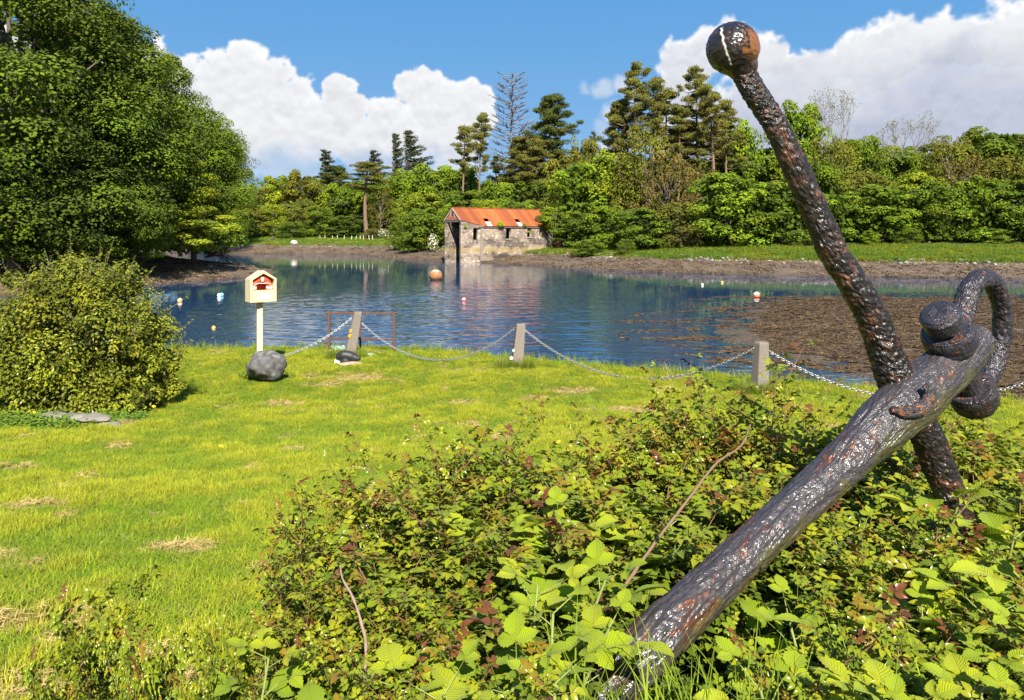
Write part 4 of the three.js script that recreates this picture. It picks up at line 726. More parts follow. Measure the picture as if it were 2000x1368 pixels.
// ---------------------------------------------------------------- lifebuoy box on its post
{
  const d = 17.6, c = P(509, 589, d), turn = 40 * Math.PI / 180, base = groundY(c.x, c.z);
  const o = thing('lifebuoy_housing', 'cream house shaped lifebuoy box on a square wooden post behind the boulder', 'lifebuoy box', [c.x, base - 0.3, c.z], turn);
  const y0 = c.y - base + 0.3, cream = mat(0.52, 0.43, 0.265, 0.45), w = 0.58, sh = 0.50, pk = 0.685, dep = 0.31, t = 0.035;
  const V = (a) => a.map((q) => new THREE.Vector2(...q)), outer = [[-w / 2, 0], [w / 2, 0], [w / 2, sh], [0, pk], [-w / 2, sh]];
  const inner = [[-w / 2 + 0.04, 0.25], [-w / 2 + 0.04, sh - 0.012], [0, pk - 0.055], [w / 2 - 0.04, sh - 0.012], [w / 2 - 0.04, 0.25]];
  const fs = new THREE.Shape(V(outer)); fs.holes.push(new THREE.Path(V(inner)));
  const bev = { bevelEnabled: true, bevelSize: 0.008, bevelThickness: 0.008, bevelSegments: 2 };
  const front = part('front_panel', new THREE.ExtrudeGeometry(fs, { depth: 0.03, ...bev }), cream, o); front.position.set(0, y0, dep / 2 - 0.03);
  const ss = new THREE.Shape(V(outer)); const k = (w / 2 - t) / (w / 2); ss.holes.push(new THREE.Path(V(outer.map(([x, y]) => [x * k, t + y * (pk - 2.1 * t) / pk]).reverse())));
  const shell = part('shell', new THREE.ExtrudeGeometry(ss, { depth: dep - 0.04, bevelEnabled: false }), cream, o); shell.position.set(0, y0, -dep / 2);
  const back = part('back_panel', new THREE.ExtrudeGeometry(new THREE.Shape(V(outer.map(([x, y]) => [x * 0.93, 0.02 + y * 0.94]))), { depth: 0.02, bevelEnabled: false }), mat(0.62, 0.15, 0.04, 0.6), o); back.position.set(0, y0, -dep / 2 + 0.004);
  const wood = (() => { const tx = dataTex(64, 256, (x, y) => { const n = fbm(x * 0.25, y * 0.02, 3, 4), q = 0.44 + n * 0.22; return lsr(q * 1.05, q * 0.92, q * 0.66); }, true); return mat(1, 1, 1, 0.85, { map: tx }); })();
  const pg = new RoundedBoxGeometry(0.125, y0 + 0.02, 0.125, 3, 0.012); const ps = part('post', pg, wood, o); ps.position.set(0, (y0 + 0.02) / 2, -dep / 2 + 0.02 + 0.07); ps.rotation.y = -turn * 0.35;
  // label with small red and blue lines of writing and a square mark
  const cv = document.createElement('canvas'); cv.width = 256; cv.height = 110; const g = cv.getContext('2d');
  g.fillStyle = '#f3f0f0'; g.fillRect(0, 0, 256, 110); const R = rng(3);
  g.fillStyle = '#c8322a'; for (let x = 6; x < 190;) { const l = 6 + R() * 14; if (!(x > 40 && x < 118)) g.fillRect(x, 10, l, 13); x += l + 4; } g.fillStyle = '#9a96a0'; for (let x = 40; x < 118; x += 9) g.fillRect(x, 12, 6, 9);
  g.fillStyle = '#46508c'; for (let x = 8; x < 196;) { const l = 5 + R() * 12; g.fillRect(x, 58, l, 16); x += l + 3; }
  g.strokeStyle = '#5a6494'; g.lineWidth = 5; g.save(); g.translate(224, 62); g.rotate(Math.PI / 4); g.strokeRect(-13, -13, 26, 26); g.restore();
  g.fillStyle = '#b0706a'; for (let x = 8; x < 246;) { const l = 4 + R() * 8; g.fillRect(x, 97, l, 7); x += l + 6; }
  const ct = new THREE.CanvasTexture(cv); ct.colorSpace = THREE.SRGBColorSpace;
  const lab = part('notice', new THREE.BoxGeometry(0.29, 0.115, 0.004), [1, 1, 1, 1, 0, 1].map((q) => q ? mat(0.8, 0.8, 0.8, 0.5) : mat(1, 1, 1, 0.5, { map: ct })), o); lab.position.set(0.02, y0 + 0.115, dep / 2 + 0.012); lab.userData.label = 'small white notice with red and blue lines';
  // the ring stands inside
  const red = mat(0.78, 0.075, 0.022, 0.45), ringR = 0.180, tube = 0.07;
  const r = thing('lifebuoy', 'orange red lifebuoy ring with a white band inside the cream box', 'lifebuoy', V3(0, y0 + 0.31, 0.03).applyAxisAngle(V3(0, 1, 0), turn).add(V3(c.x, base - 0.3, c.z)), turn);
  part('ring', new THREE.TorusGeometry(ringR, tube, 24, 64), red, r);
  for (const a of [Math.PI / 2, 0, Math.PI, -Math.PI / 2]) { const b = part('white_band', new THREE.TorusGeometry(ringR, tube + 0.002, 20, 10, 0.32), mat(0.82, 0.8, 0.78, 0.5), r); b.rotation.z = a - 0.16; }
  const rope = []; for (let i = 0; i <= 20; i++) { const a = lerp(0.28, Math.PI - 0.28, i / 20); rope.push(V3(Math.cos(a) * (ringR + 0.02 - 0.11 * Math.sin(i / 20 * Math.PI)), Math.sin(a) * (ringR + 0.02 - 0.11 * Math.sin(i / 20 * Math.PI)), tube + 0.012)); }
  part('grab_rope', sweep(rope, rope.map(() => 0.007), 60, 8), mat(0.75, 0.72, 0.68, 0.9), r);
  const R2 = rng(8), tw = new Twigs(6); for (let q = 0; q < 7; q++) { const p = [V3(0.13 + R2() * 0.05, -0.03, tube + 0.02)]; for (let s = 0; s < 5; s++) p.push(p[s].clone().add(V3((R2() - 0.4) * 0.05, -0.012 - R2() * 0.022, (R2() - 0.4) * 0.02))); tw.line(p, 0.005, 0.004); }
  part('rope_tail', tw.build(), mat(0.28, 0.22, 0.15, 0.9), r);
}

// ---------------------------------------------------------------- boulder, bollard, stones, rusty railing
{
  const g = groundAt(521, 741), boulder = (v, n) => { const a = fbm(v.x * 5, v.y * 5, v.z * 5, 4), l = sstep(0.10, 0.3, fbm(v.x * 3 + 4, v.y * 3, v.z * 3, 4)), m = sstep(0.14, 0.26, fbm(v.x * 7, v.y * 7 + 3, v.z * 7, 3)) , k = 0.075 + a * 0.14; return [lerp(lerp(k, 0.2, l * 0.5), 0.34, m * 0.5), lerp(lerp(k * 0.96, 0.19, l * 0.5), 0.33, m * 0.5), lerp(lerp(k * 0.98, 0.165, l * 0.5), 0.325, m * 0.5)]; };
  const s = 16.0 / FOC; const m = solo('boulder', lump([41 * s, 32 * s, 33 * s], 6, 5.2, 0.12, boulder, 1.2, 0.10, 9), mat(1, 1, 1, 0.9, { vertexColors: true }), 'grey lichen speckled boulder on the lawn below the lifebuoy box', 'boulder');
  m.position.set((519 - 1000) * s, EYE + (HY - 716) * s, -16.0); m.rotation.set(0.1, 0.4, -0.12);
}
{
  const d = 18.2, s = d / FOC, black = mat(0.018, 0.018, 0.02, 0.55), x0 = (680 - 1000) * s, gy = groundY(x0, -d), o = thing('bollard', 'black iron mooring bollard with a horn, in the grass before the leaning post', 'bollard', [x0, gy, -d]);
  const yy = (py) => EYE + (HY - py) * s - gy;
  part('horn', sweep([[-22, 702], [-18, 697], [-9, 694], [4, 695.5], [14, 699], [21, 700.5], [25, 701]].map(([a, b]) => V3(a * s, yy(b), 0.02)), [0.02, 0.085, 0.115, 0.105, 0.08, 0.06, 0.02], 60, 30), black, o);
  part('neck', sweep([V3(-0.05, -0.15, 0), V3(-0.05, 0.02, 0), V3(-0.06, yy(706), 0), V3(-0.07, yy(699), 0)], [0.2, 0.17, 0.13, 0.12], 30, 30), black, o);
  const b = part('base', lump([0.27, 0.07, 0.2], 4, 5, 0.12), mat(0.34, 0.26, 0.18, 0.95), o); b.position.set(0.07, 0.03, 0.06);
  [[661, 707, 0.085], [659, 716, 0.05], [666, 713, 0.05], [688, 715, 0.04]].forEach(([px, py, r], i) => { const st = solo('stone', lump([r * 1.2, r * 0.75, r], 4, i * 3.3 + 1, 0.22), mat(0.66, 0.6, 0.5, 0.95), ['largest pale stone beside the foot of the bollard', 'lowest pale stone left of the bollard', 'small pale stone close against the left of the bollard', 'small pale stone right under the horn of the bollard'][i], 'stone'); st.position.copy(P(px, py, d + 0.05 + (i === 3) * -0.1)); });
}
{
  const d = 20.3, s = d / FOC, rust = (() => { const t = dataTex(64, 256, (x, y) => { const n = fbm(x * 0.2, y * 0.06, 1, 4), m = N3(x * 0.5, y * 0.5, 2), k = clamp(0.5 + n * 1.6); return lsr(lerp(0.04, 0.14, k) + (m > 0.35 ? 0.08 : 0), lerp(0.026, 0.055, k) + (m > 0.35 ? 0.03 : 0), lerp(0.022, 0.032, k)); }, true); return mat(1, 1, 1, 0.85, { map: t }); })();
  const X = (px) => (px - 706) * s, Y = (py) => EYE + (HY - py) * s, o = thing('railing', 'rusty iron railing with two scroll hinges behind the leaning post at the water edge', 'railing', [(706 - 1000) * s, 0, -d]);
  for (const [px, t, b, w] of [[642.5, 607.5, 694, 0.062], [703.5, 609.5, 688, 0.05], [769.5, 610, 692, 0.062]]) { const h = Y(t) - Y(b) + 0.2, g = new RoundedBoxGeometry(w, h, w, 2, 0.008); const m = part('upright', g, rust, o); m.position.set(X(px), Y(b) - 0.2 + h / 2, 0); }
  for (const [a, b] of [[611.5, 612.5], [661, 663.5]]) { const l = X(769) - X(643), m = part('rail', new RoundedBoxGeometry(l, 0.044, 0.04, 2, 0.008), rust, o); m.position.set((X(643) + X(769)) / 2, (Y(a) + Y(b)) / 2, 0.002); m.rotation.z = -Math.atan2((b - a) * s, l); }
  for (const [px, py] of [[636, 616.5], [635, 668]]) { const p = []; for (let i = 0; i <= 22; i++) { const a = 0.6 + i * 0.27, r = 0.058 * (1 - i / 40); p.push(V3(Math.cos(a) * r, Math.sin(a) * r, 0)); } p.unshift(V3(0.085, 0.05, 0)); const m = part('scroll_hinge', sweep(p, p.map(() => 0.011), 80, 10), mat(0.09, 0.035, 0.025, 0.8), o); m.position.set(X(px), Y(py), 0.003); }
  const slab = solo('quay_stone', (() => { const g = new RoundedBoxGeometry(1.25, 0.3, 0.55, 4, 0.04), p = g.attributes.position; for (let i = 0; i < p.count; i++) p.setY(i, p.getY(i) + 0.02 * fbm(p.getX(i) * 6, p.getY(i) * 6, p.getZ(i) * 6, 3)); g.computeVertexNormals(); return g; })(), concrete, 'pale flat stone slab under the rusty railing', 'stone slab');
  slab.position.set((733 - 1000) * s, Y(684) - 0.17, -d - 0.05); slab.rotation.z = -0.06;
  // scraps of pale blue net
  [[664, 686, 0.30, 0.19, 'pale blue green scrap of fishing net left of the leaning post'], [712, 691, 0.24, 0.07, 'pale scrap of net on the grass right of the leaning post']].forEach(([px, py, w, h, label], q) => { const R = rng(20 + q), T = new Twigs(4); for (let k = 0; k < 90; k++) { const p = []; let v = V3((R() - 0.5) * w, R() * h * 0.8, (R() - 0.5) * 0.2); for (let i = 0; i < 6; i++) { p.push(v); v = v.clone().add(V3((R() - 0.5) * 0.13, (R() - 0.5) * 0.1, (R() - 0.5) * 0.1)); v.y = clamp(v.y, -0.02, h); } T.line(p, 0.0045, 0.0035); } const m = solo('fishing_net', T.build(), mat(0.50, 0.68, 0.62, 0.8), label, 'fishing net'); m.position.copy(P(px, py + 6, 19.6)); });
}
// low stone edging and weeds under the left bush
{
  const a = groundAt(92, 828), b = groundAt(228, 838), o = thing('stone_edging', 'low edging of flat grey stones under the leafy bush at left', 'stone edging', a), R = rng(5), dir = b.clone().sub(a);
  for (let k = 0; k < 13; k++) { const t = (k % 7) / 6.4 + R() * 0.03, r = 0.1 + R() * 0.06, c = 0.09 + R() * 0.1, m = part('stone', lump([r * 1.35, 0.045 + R() * 0.02, r], 3, k * 2.1, 0.2), mat(c * 1.12, c, c * 0.86, 0.95), o); m.position.copy(dir.clone().multiplyScalar(t)).add(V3(R() * 0.05, 0.04 + (k > 6 ? 0.085 : 0), (R() - 0.5) * 0.08)); m.rotation.y = R() * 3; }
}
// ---------------------------------------------------------------- buoys
function buoy(px, py, rpx, col, label, top, name = 'buoy') {
  const w = onWater(px, py + rpx * 0.85), d = -w.z, r = rpx / FOC * d, o = thing(name, label, 'buoy', [w.x, r * 0.55, w.z]);
  const g = new THREE.SphereGeometry(r, 40, 28); part('float', g, mat(...col, 0.4), o);
  const e = part('eye', new THREE.TorusGeometry(r * 0.16, r * 0.06, 8, 20), mat(0.3, 0.3, 0.3, 0.5), o); e.position.set(0, r * 1.08, 0);
  if (top) { const c = part('cap', new THREE.SphereGeometry(r * 1.012, 40, 12, 0, 6.2832, 0, 1.15), mat(...top, 0.45), o); c.rotation.z = 0.15; }
  return o;
}
buoy(351, 586, 4.6, [0.80, 0.55, 0.26], 'cream yellow buoy on the dark water right of the leafy bush');
buoy(428, 576, 4.2, [0.72, 0.74, 0.74], 'white buoy touching a blue one, left of the lifebuoy box');
buoy(433, 575, 4.0, [0.12, 0.42, 0.55], 'light blue buoy touching a white one, left of the lifebuoy box');
buoy(417, 639.5, 3.8, [0.72, 0.40, 0.08], 'small yellow buoy nearest the bank, left of the lifebuoy post');
buoy(906, 585, 4.3, [0.72, 0.10, 0.12], 'red buoy with a white top in mid channel, left of centre', [0.8, 0.72, 0.7]);
buoy(1478, 575, 6.2, [0.76, 0.20, 0.10], 'orange buoy with a white top beside the weed bank at right', [0.82, 0.74, 0.66]);
buoy(1372, 555.5, 2.4, [0.78, 0.75, 0.62], 'tiny white buoy far out, left of the orange one');
buoy(1410.5, 550.5, 2.2, [0.75, 0.5, 0.06], 'tiny yellow buoy far out, beyond the orange one');
{
  const w = onWater(851, 547), r = 13 / FOC * -w.z, o = thing('mooring_buoy', 'large round rusty brown mooring buoy in front of the boathouse', 'mooring buoy', [w.x, r * 0.62, w.z]);
  part('float', lump([r, r * 0.96, r], 5, 4, 0.03, (v, n) => { const k = fbm(v.x * 3, v.y * 5, v.z * 3, 4), t = sstep(0.45, 0.85, v.y + k * 0.8), b = sstep(-0.1, -0.5, v.y + k * 0.5); return [lerp(lerp(0.28 + k * 0.22, 0.34, t), 0.11, b), lerp(lerp(0.115 + k * 0.08, 0.30, t), 0.05, b), lerp(lerp(0.035, 0.24, t), 0.03, b)]; }), mat(1, 1, 1, 0.75, { vertexColors: true }), o);
  const e = part('ring', new THREE.TorusGeometry(r * 0.16, r * 0.05, 8, 20), mat(0.08, 0.05, 0.04, 0.7), o); e.position.y = r * 1.02;
}
// stakes and rocks on the far grass, a log on the right shore
{
  const o0 = thing('fence_stake', 'pale thin wooden stake on the far left grass, second from left', 'stake', [0, 0, 0], 0, 'thin pale stakes on the far grass');
  part('stake', new THREE.CylinderGeometry(0.05, 0.06, 1.0, 7).translate(0, 0.35, 0), mat(0.62, 0.55, 0.44, 0.9), o0);
  [[596, 462], [625, 466], [635, 461], [650, 461], [659, 462], [672, 464], [686, 463], [695, 465], [703, 466], [710, 465], [721, 466], [728, 465], [759, 467], [766, 466]].forEach(([px, py], i) => { const o = i ? o0.clone() : o0; if (i) { o.name = numbered('fence_stake'); scene.add(o); } const d = 187 - (px - 600) * 0.05, x = (px - 1000) / FOC * d; o.position.set(x, groundY(x, -d), -d); o.rotation.z = Math.sin(i * 7) * 0.14; o.userData.label = 'pale thin wooden stake on the far left grass, ' + nth(i, 14); o.scale.setScalar(0.85 + 0.4 * Math.abs(Math.sin(i * 3))); });
  const rock = solo('boulder', lump([0.75, 0.5, 0.6], 4, 8, 0.2), mat(0.5, 0.47, 0.4, 0.95), 'pale boulder at the edge of the far grass, left of the lone pine', 'boulder'); const g = groundAt(574, 477); rock.position.copy(g).add(V3(0, 0.3, 0)); rock.scale.setScalar(-g.z / 165);
  const st = solo('stump', sweep([V3(0, -0.2, 0), V3(0.1, 0.3, 0), V3(0.4, 0.75, 0), V3(0.7, 0.8, 0)], [0.4, 0.35, 0.3, 0.1], 20, 12, { disp: (x, y, z) => 0.2 * fbm(x * 3, y * 3, z * 3, 3) }), mat(0.07, 0.05, 0.04, 0.95), 'dark weathered stump on the grass at the far left', 'stump'); st.position.copy(groundAt(531, 470));
  const lg = solo('driftwood', sweep([V3(-0.45, 0.06, 0), V3(0, 0.12, 0), V3(0.45, 0.09, 0.1)], [0.08, 0.15, 0.07], 20, 10, { disp: (x, y, z) => 0.06 * fbm(x * 5, y * 5, z * 5, 3) }), mat(0.07, 0.045, 0.03, 0.9), 'dark lump of driftwood on the right mud shore left of the shackle', 'driftwood'); lg.position.copy(groundAt(1770, 520));
  const br = new Twigs(5), R = rng(14); for (let k = 0; k < 9; k++) { const p = [V3(0, 0.5, 0)]; for (let s = 0; s < 4; s++) p.push(p[s].clone().add(V3(0.5 + R() * 0.4, 0.35 - s * 0.32 + (R() - 0.5) * 0.4, (R() - 0.5) * 0.8))); br.line(p, 0.07, 0.015); }
  const bs = solo('fallen_branch', br.build(), mat(0.05, 0.035, 0.03, 0.95), 'dark dead branch reaching over the water at the tip of the left bank', 'branch'); bs.position.copy(groundAt(400, 518)); bs.position.y += 0.2;
}

// ---------------------------------------------------------------- shore stones, seaweed, bank grass
{
  const R = rng(202), list = [], g = [lump([0.24, 0.13, 0.19], 1, 2, 0.25), lump([0.2, 0.15, 0.22], 1, 7, 0.3)], sets = [[], []];
  for (let i = 0; i < 60000 && sets[0].length + sets[1].length < 6000; i++) {
    const d = 70 + R() * 120, x = (R() * 1.35 - 0.62) * d, l = lie(x, d); if (l.s < 4.5 || l.s > 11) continue; const band = Math.exp(-(((l.s - (x > -6 ? 8.3 : 9)) / 1.1) ** 2)); if (inside(x, d, FAR) < 2 || R() > band * (0.1 + 1.9 * sstep(-0.12, 0.25, fbm(x * 0.11, d * 0.11, 7, 3)))) continue;
    const s = 0.4 + R() * R() * 1.1, c = 0.10 + R() * 0.15; sets[i % 2].push([mx(x, l.h + 0.03, -d, s, s, s, R() * 6, R() * 0.5), lin(c * 1.05, c * 0.97, c * 0.82)]);
  }
  g.forEach((q, i) => stuff('shore_stones', instanced(q, mat(1, 1, 1, 0.95), sets[i]), 'pale stones strewn along the far tide line', 'stones'));
}
{
  const R = rng(303), frond = (s) => { const r = rng(s), L = new Leaves(); for (let k = 0; k < 16; k++) { const a = r() * 6.28, q = r() * 0.13; L.add(Math.cos(a) * q, 0.015 + r() * 0.05, Math.sin(a) * q, (r() - 0.5) * 1.5, 1, (r() - 0.5) * 1.5, 0.09 + r() * 0.08, 0.025 + r() * 0.02, [1, 1, 1], r, 0.3); } return L.build(); };
  const sets = [[], [], []];
  for (let i = 0; i < 620000 && sets[0].length + sets[1].length + sets[2].length < 150000; i++) {
    const d = 19 + 36 * Math.pow(R(), 1.3), x = 4 + R() * (d * 0.68 - 4) + R() * 2, m = inside(x, d, FLAT); if (m < -5.5 || inside(x, d, NEAR) > -0.6) continue;
    const n = fbm(x * 0.28, d * 0.7, 6, 4), n2 = fbm(x * 1.5, d * 2.6, 2, 4) * 1.5; let p = m > 0.5 ? 0.45 + n * 1.2 + n2 * 0.6 : sstep(0.02 + (0.5 - m) * 0.035, 0.26 + (0.5 - m) * 0.035, n + n2 * 0.5); if (R() > p) continue; const h = lie(x, d).h;
    const s = 0.4 + R() * 0.55, t = R(), c = 0.75 + R() * 0.6, o = t > 0.86 ? [0.17, 0.11, 0.035] : t > 0.5 ? [0.10, 0.062, 0.026] : [0.066, 0.040, 0.021];
    sets[i % 3].push([mx(x, Math.max(h, -0.01) - 0.005, -d, s * 1.2, s * 0.5, s * 1.2, R() * 6.28), lin(o[0] * c, o[1] * c, o[2] * c)]);
  }
  sets.forEach((l, i) => stuff('seaweed', instanced(frond(i + 1), mat(1, 1, 1, 0.6, { side: THREE.DoubleSide }), l), 'brown wrack covering the mudflat and floating at its edge', 'seaweed'));
}
{
  const R = rng(330), L = new Leaves(), list = []; for (let k = 0; k < 12; k++) L.add((R() - 0.5) * 0.9, 0.02 + R() * 0.05, (R() - 0.5) * 0.8, (R() - 0.5) * 1.2, 1, (R() - 0.5) * 1.2, 0.14 + R() * 0.12, 0.07, [1, 1, 1], R, 0.3);
  const g = L.build(); for (let i = 0; i < 90000 && list.length < 22000; i++) { const d = 58 + 120 * R(), x = (R() * 1.35 - 0.66) * d, l = lie(x, d); if (l.kind !== 'mud' || l.h < 0.0 || R() > 0.35 + 1.2 * fbm(x * 0.3, d * 0.3, 5, 3)) continue; const c = 0.75 + R() * 0.5, o = R() < 0.3 ? [0.17, 0.12, 0.07] : [0.115, 0.08, 0.05], s = 0.7 + R(); list.push([mx(x, l.h, -d, s, s, s, R() * 6.28), lin(o[0] * c, o[1] * c, o[2] * c)]); }
  stuff('shore_wrack', instanced(g, mat(1, 1, 1, 0.8, { side: THREE.DoubleSide }), list), 'dark wrack and pebbles on the far mud shores', 'seaweed');
}
function tuft(seed, n, h, wid, spread, lean, segs = 3) {
  const R = rng(seed), p = [], ix = [];
  for (let k = 0; k < n; k++) {
    const a = R() * 6.28, q = Math.sqrt(R()) * spread, x0 = Math.cos(a) * q, z0 = Math.sin(a) * q, b = R() * 6.28, l = h * (0.55 + 0.6 * R()), w = wid * (0.7 + 0.6 * R()), le = lean * (0.3 + R()), fx = Math.cos(b), fz = Math.sin(b), o = p.length / 3;
    for (let s = 0; s <= segs; s++) { const t = s / segs, y = l * t * (1 - 0.25 * le * t), f = l * le * t * t, ww = w * (1 - t * t) * 0.5 + 0.0002; p.push(x0 + fx * f - fz * ww, y, z0 + fz * f + fx * ww, x0 + fx * f + fz * ww, y, z0 + fz * f - fx * ww); if (s < segs) { const i = o + s * 2; ix.push(i, i + 1, i + 3, i, i + 3, i + 2); } }
  }
  const g = geo(p, ix); g.computeVertexNormals(); return g;
}
const lawnY = (x, d) => 1 + 1.9 * Math.pow(Math.max(0, 1 - Math.max(d, 0.3) / 15), 1.6) + 0.05 * fbm(x * 0.5, d * 0.5, 9, 3);
const GRASS = leafMat(1, 1, 1, { transmission: 0.4 });
{
  const R = rng(404), sets = [[], [], []], edge = [[], []], g = [tuft(1, 16, 0.058, 0.0042, 0.05, 0.75), tuft(2, 16, 0.068, 0.004, 0.05, 0.95), tuft(3, 14, 0.05, 0.0045, 0.05, 0.6)], long = [tuft(4, 12, 0.2, 0.0055, 0.06, 0.8, 4), tuft(5, 10, 0.26, 0.005, 0.06, 0.6, 4)];
  const straw = [];
  for (let i = 0; i < 380000; i++) {
    const d = 1.6 + 20 * Math.pow(R(), 0.72), x = (R() * 2 - 1) * (d * 0.7 + 1.2), e = inside(x, d, NEAR); if (e < 0.04) continue;
    const b = d < 4.3 && x > -1 ? inBed(x, d) : -9; if (b > 0.05) continue;
    const q = dryness(x, d), n = fbm(x * 0.55, d * 0.5, 3, 3), n2 = fbm(x * 2.4, d * 2.0, 8, 3), v = 0.7 + 0.6 * R();
    if (R() < q * 0.75) continue;
    const y = clamp(sstep(-0.34, 0.36, n * 0.8 + n2 * 1.1) + (R() - 0.5) * 0.5), tan = clamp(q * 0.8 + (R() < 0.10 ? 0.5 : 0));
    let c = [lerp(0.175, 0.365, y), lerp(0.265, 0.380, y), lerp(0.008, 0.018, y)];
    c = [lerp(c[0], 0.42, tan * 0.75) * v, lerp(c[1], 0.32, tan * 0.75) * v, lerp(c[2], 0.09, tan * 0.75) * v];
    const tall = (0.75 + 0.7 * sstep(-0.1, 0.4, n2 + 0.25 * n)) * (1 - 0.35 * q) * (1 + 0.5 * sstep(0.35, 0, b + 0.35) * 0), s = 0.8 + 0.45 * R(), far = 1 + d * 0.03;
    sets[i % 3].push([mx(x, lawnY(x, d) - 0.004, -d, s * far, s * tall * (1 + d * 0.012), s * far, R() * 6.28, (R() - 0.5) * 0.3, (R() - 0.5) * 0.3), lin(...c)]);
  }
  for (let i = 0; i < 26000; i++) {                  // longer grass along the brink, round the posts and at the bed
    const k = R(); let x, d, e;
    if (k < 0.72) { x = -14 + R() * 26; d = 13 + R() * 9; e = inside(x, d, NEAR); if (e < -0.1 || R() > Math.exp(-Math.max(0, e) / 0.38)) continue; }
    else if (k < 0.88) { const c = [postA, postB, postC][(R() * 3) | 0].p; x = c.x + (R() - 0.5) * 0.8; d = -c.z + (R() - 0.5) * 0.6; }
    else { x = -1.4 + R() * 3; d = 1.7 + R() * 2.6; const b = inBed(x, d); if (Math.abs(b + 0.08) > 0.16) continue; }
    const v = 0.75 + 0.5 * R(), y = R(), s = (0.55 + 0.6 * R()) * (k < 0.88 ? 1 : 0.7); let c = [lerp(0.14, 0.28, y) * v, lerp(0.24, 0.32, y) * v, 0.014 * v]; if (R() < 0.12) c = [0.44 * v, 0.36 * v, 0.15 * v];
    edge[i % 2].push([mx(x, lawnY(x, d) - 0.01, -d, s * 1.3, s, s * 1.3, R() * 6.28), lin(...c)]);
  }
  for (let i = 0; i < 90000 && straw.length < 42000; i++) {
    const d = 1.8 + 19 * Math.pow(R(), 0.75), x = (R() * 2 - 1) * (d * 0.68 + 0.5); if (inside(x, d, NEAR) < 0.1 || inBed(x, d) > 0) continue; const q = dryness(x, d); if (R() > q * 1.0 + 0.06) continue;
    const v = 0.8 + 0.4 * R(); straw.push([mx(x, lawnY(x, d) + 0.015 + 0.05 * q * R(), -d, 1 + d * 0.05, 1, 1, R() * 6.28, (R() - 0.5) * 0.7, (R() - 0.5) * 0.5), lin(0.45 * v, 0.31 * v, 0.115 * v)]);
  }
  sets.forEach((l, i) => stuff('grass', instanced(g[i], GRASS, l), 'short yellow green grass of the mown lawn', 'grass'));
  edge.forEach((l, i) => stuff('long_grass', instanced(long[i], GRASS, l), 'longer grass along the brink of the lawn and round the posts', 'grass'));
  stuff('cut_grass', instanced((() => { const r = rng(9), L = new Leaves(); for (let k = 0; k < 7; k++) L.add((r() - 0.5) * 0.06, r() * 0.012, (r() - 0.5) * 0.06, (r() - 0.5) * 0.8, 1, (r() - 0.5) * 0.8, 0.05 + r() * 0.05, 0.0035, [1, 1, 1], r); return L.build(); })(), mat(1, 1, 1, 0.95, { side: THREE.DoubleSide }), straw), 'dry straw coloured clippings lying on the lawn', 'cut grass');
}
{
  const R = rng(505), list = [], g = tuft(6, 22, 0.42, 0.035, 0.3, 0.9, 2);
  for (let i = 0; i < 160000 && list.length < 42000; i++) {
    const d = 76 + 130 * R(), x = (R() * 1.4 - 0.66) * d, l = lie(x, d); if (l.kind !== 'bank' && !(l.kind === 'wood' && l.s < 30 && x < -6)) continue; const n = fbm(x * 0.2, d * 0.2, 3, 3), v = 0.7 + 0.6 * R(), y = clamp(sstep(-0.25, 0.3, n) + (R() - 0.5) * 0.6); list.push([mx(x, l.h - 0.03, -d, 1.1, (0.55 + 0.5 * R() + 0.8 * Math.max(0, fbm(x * 0.6, d * 0.6, 1, 3)) * 2) * (x > -6 ? 1 : 0.8), 1.1, R() * 6.28), lin(lerp(0.13, 0.23, y) * v, lerp(0.22, 0.25, y) * v, 0.016 * v)]);
  }
  stuff('bank_grass', instanced(g, GRASS, list), 'rough grass on the banks of the far shore', 'grass');
}
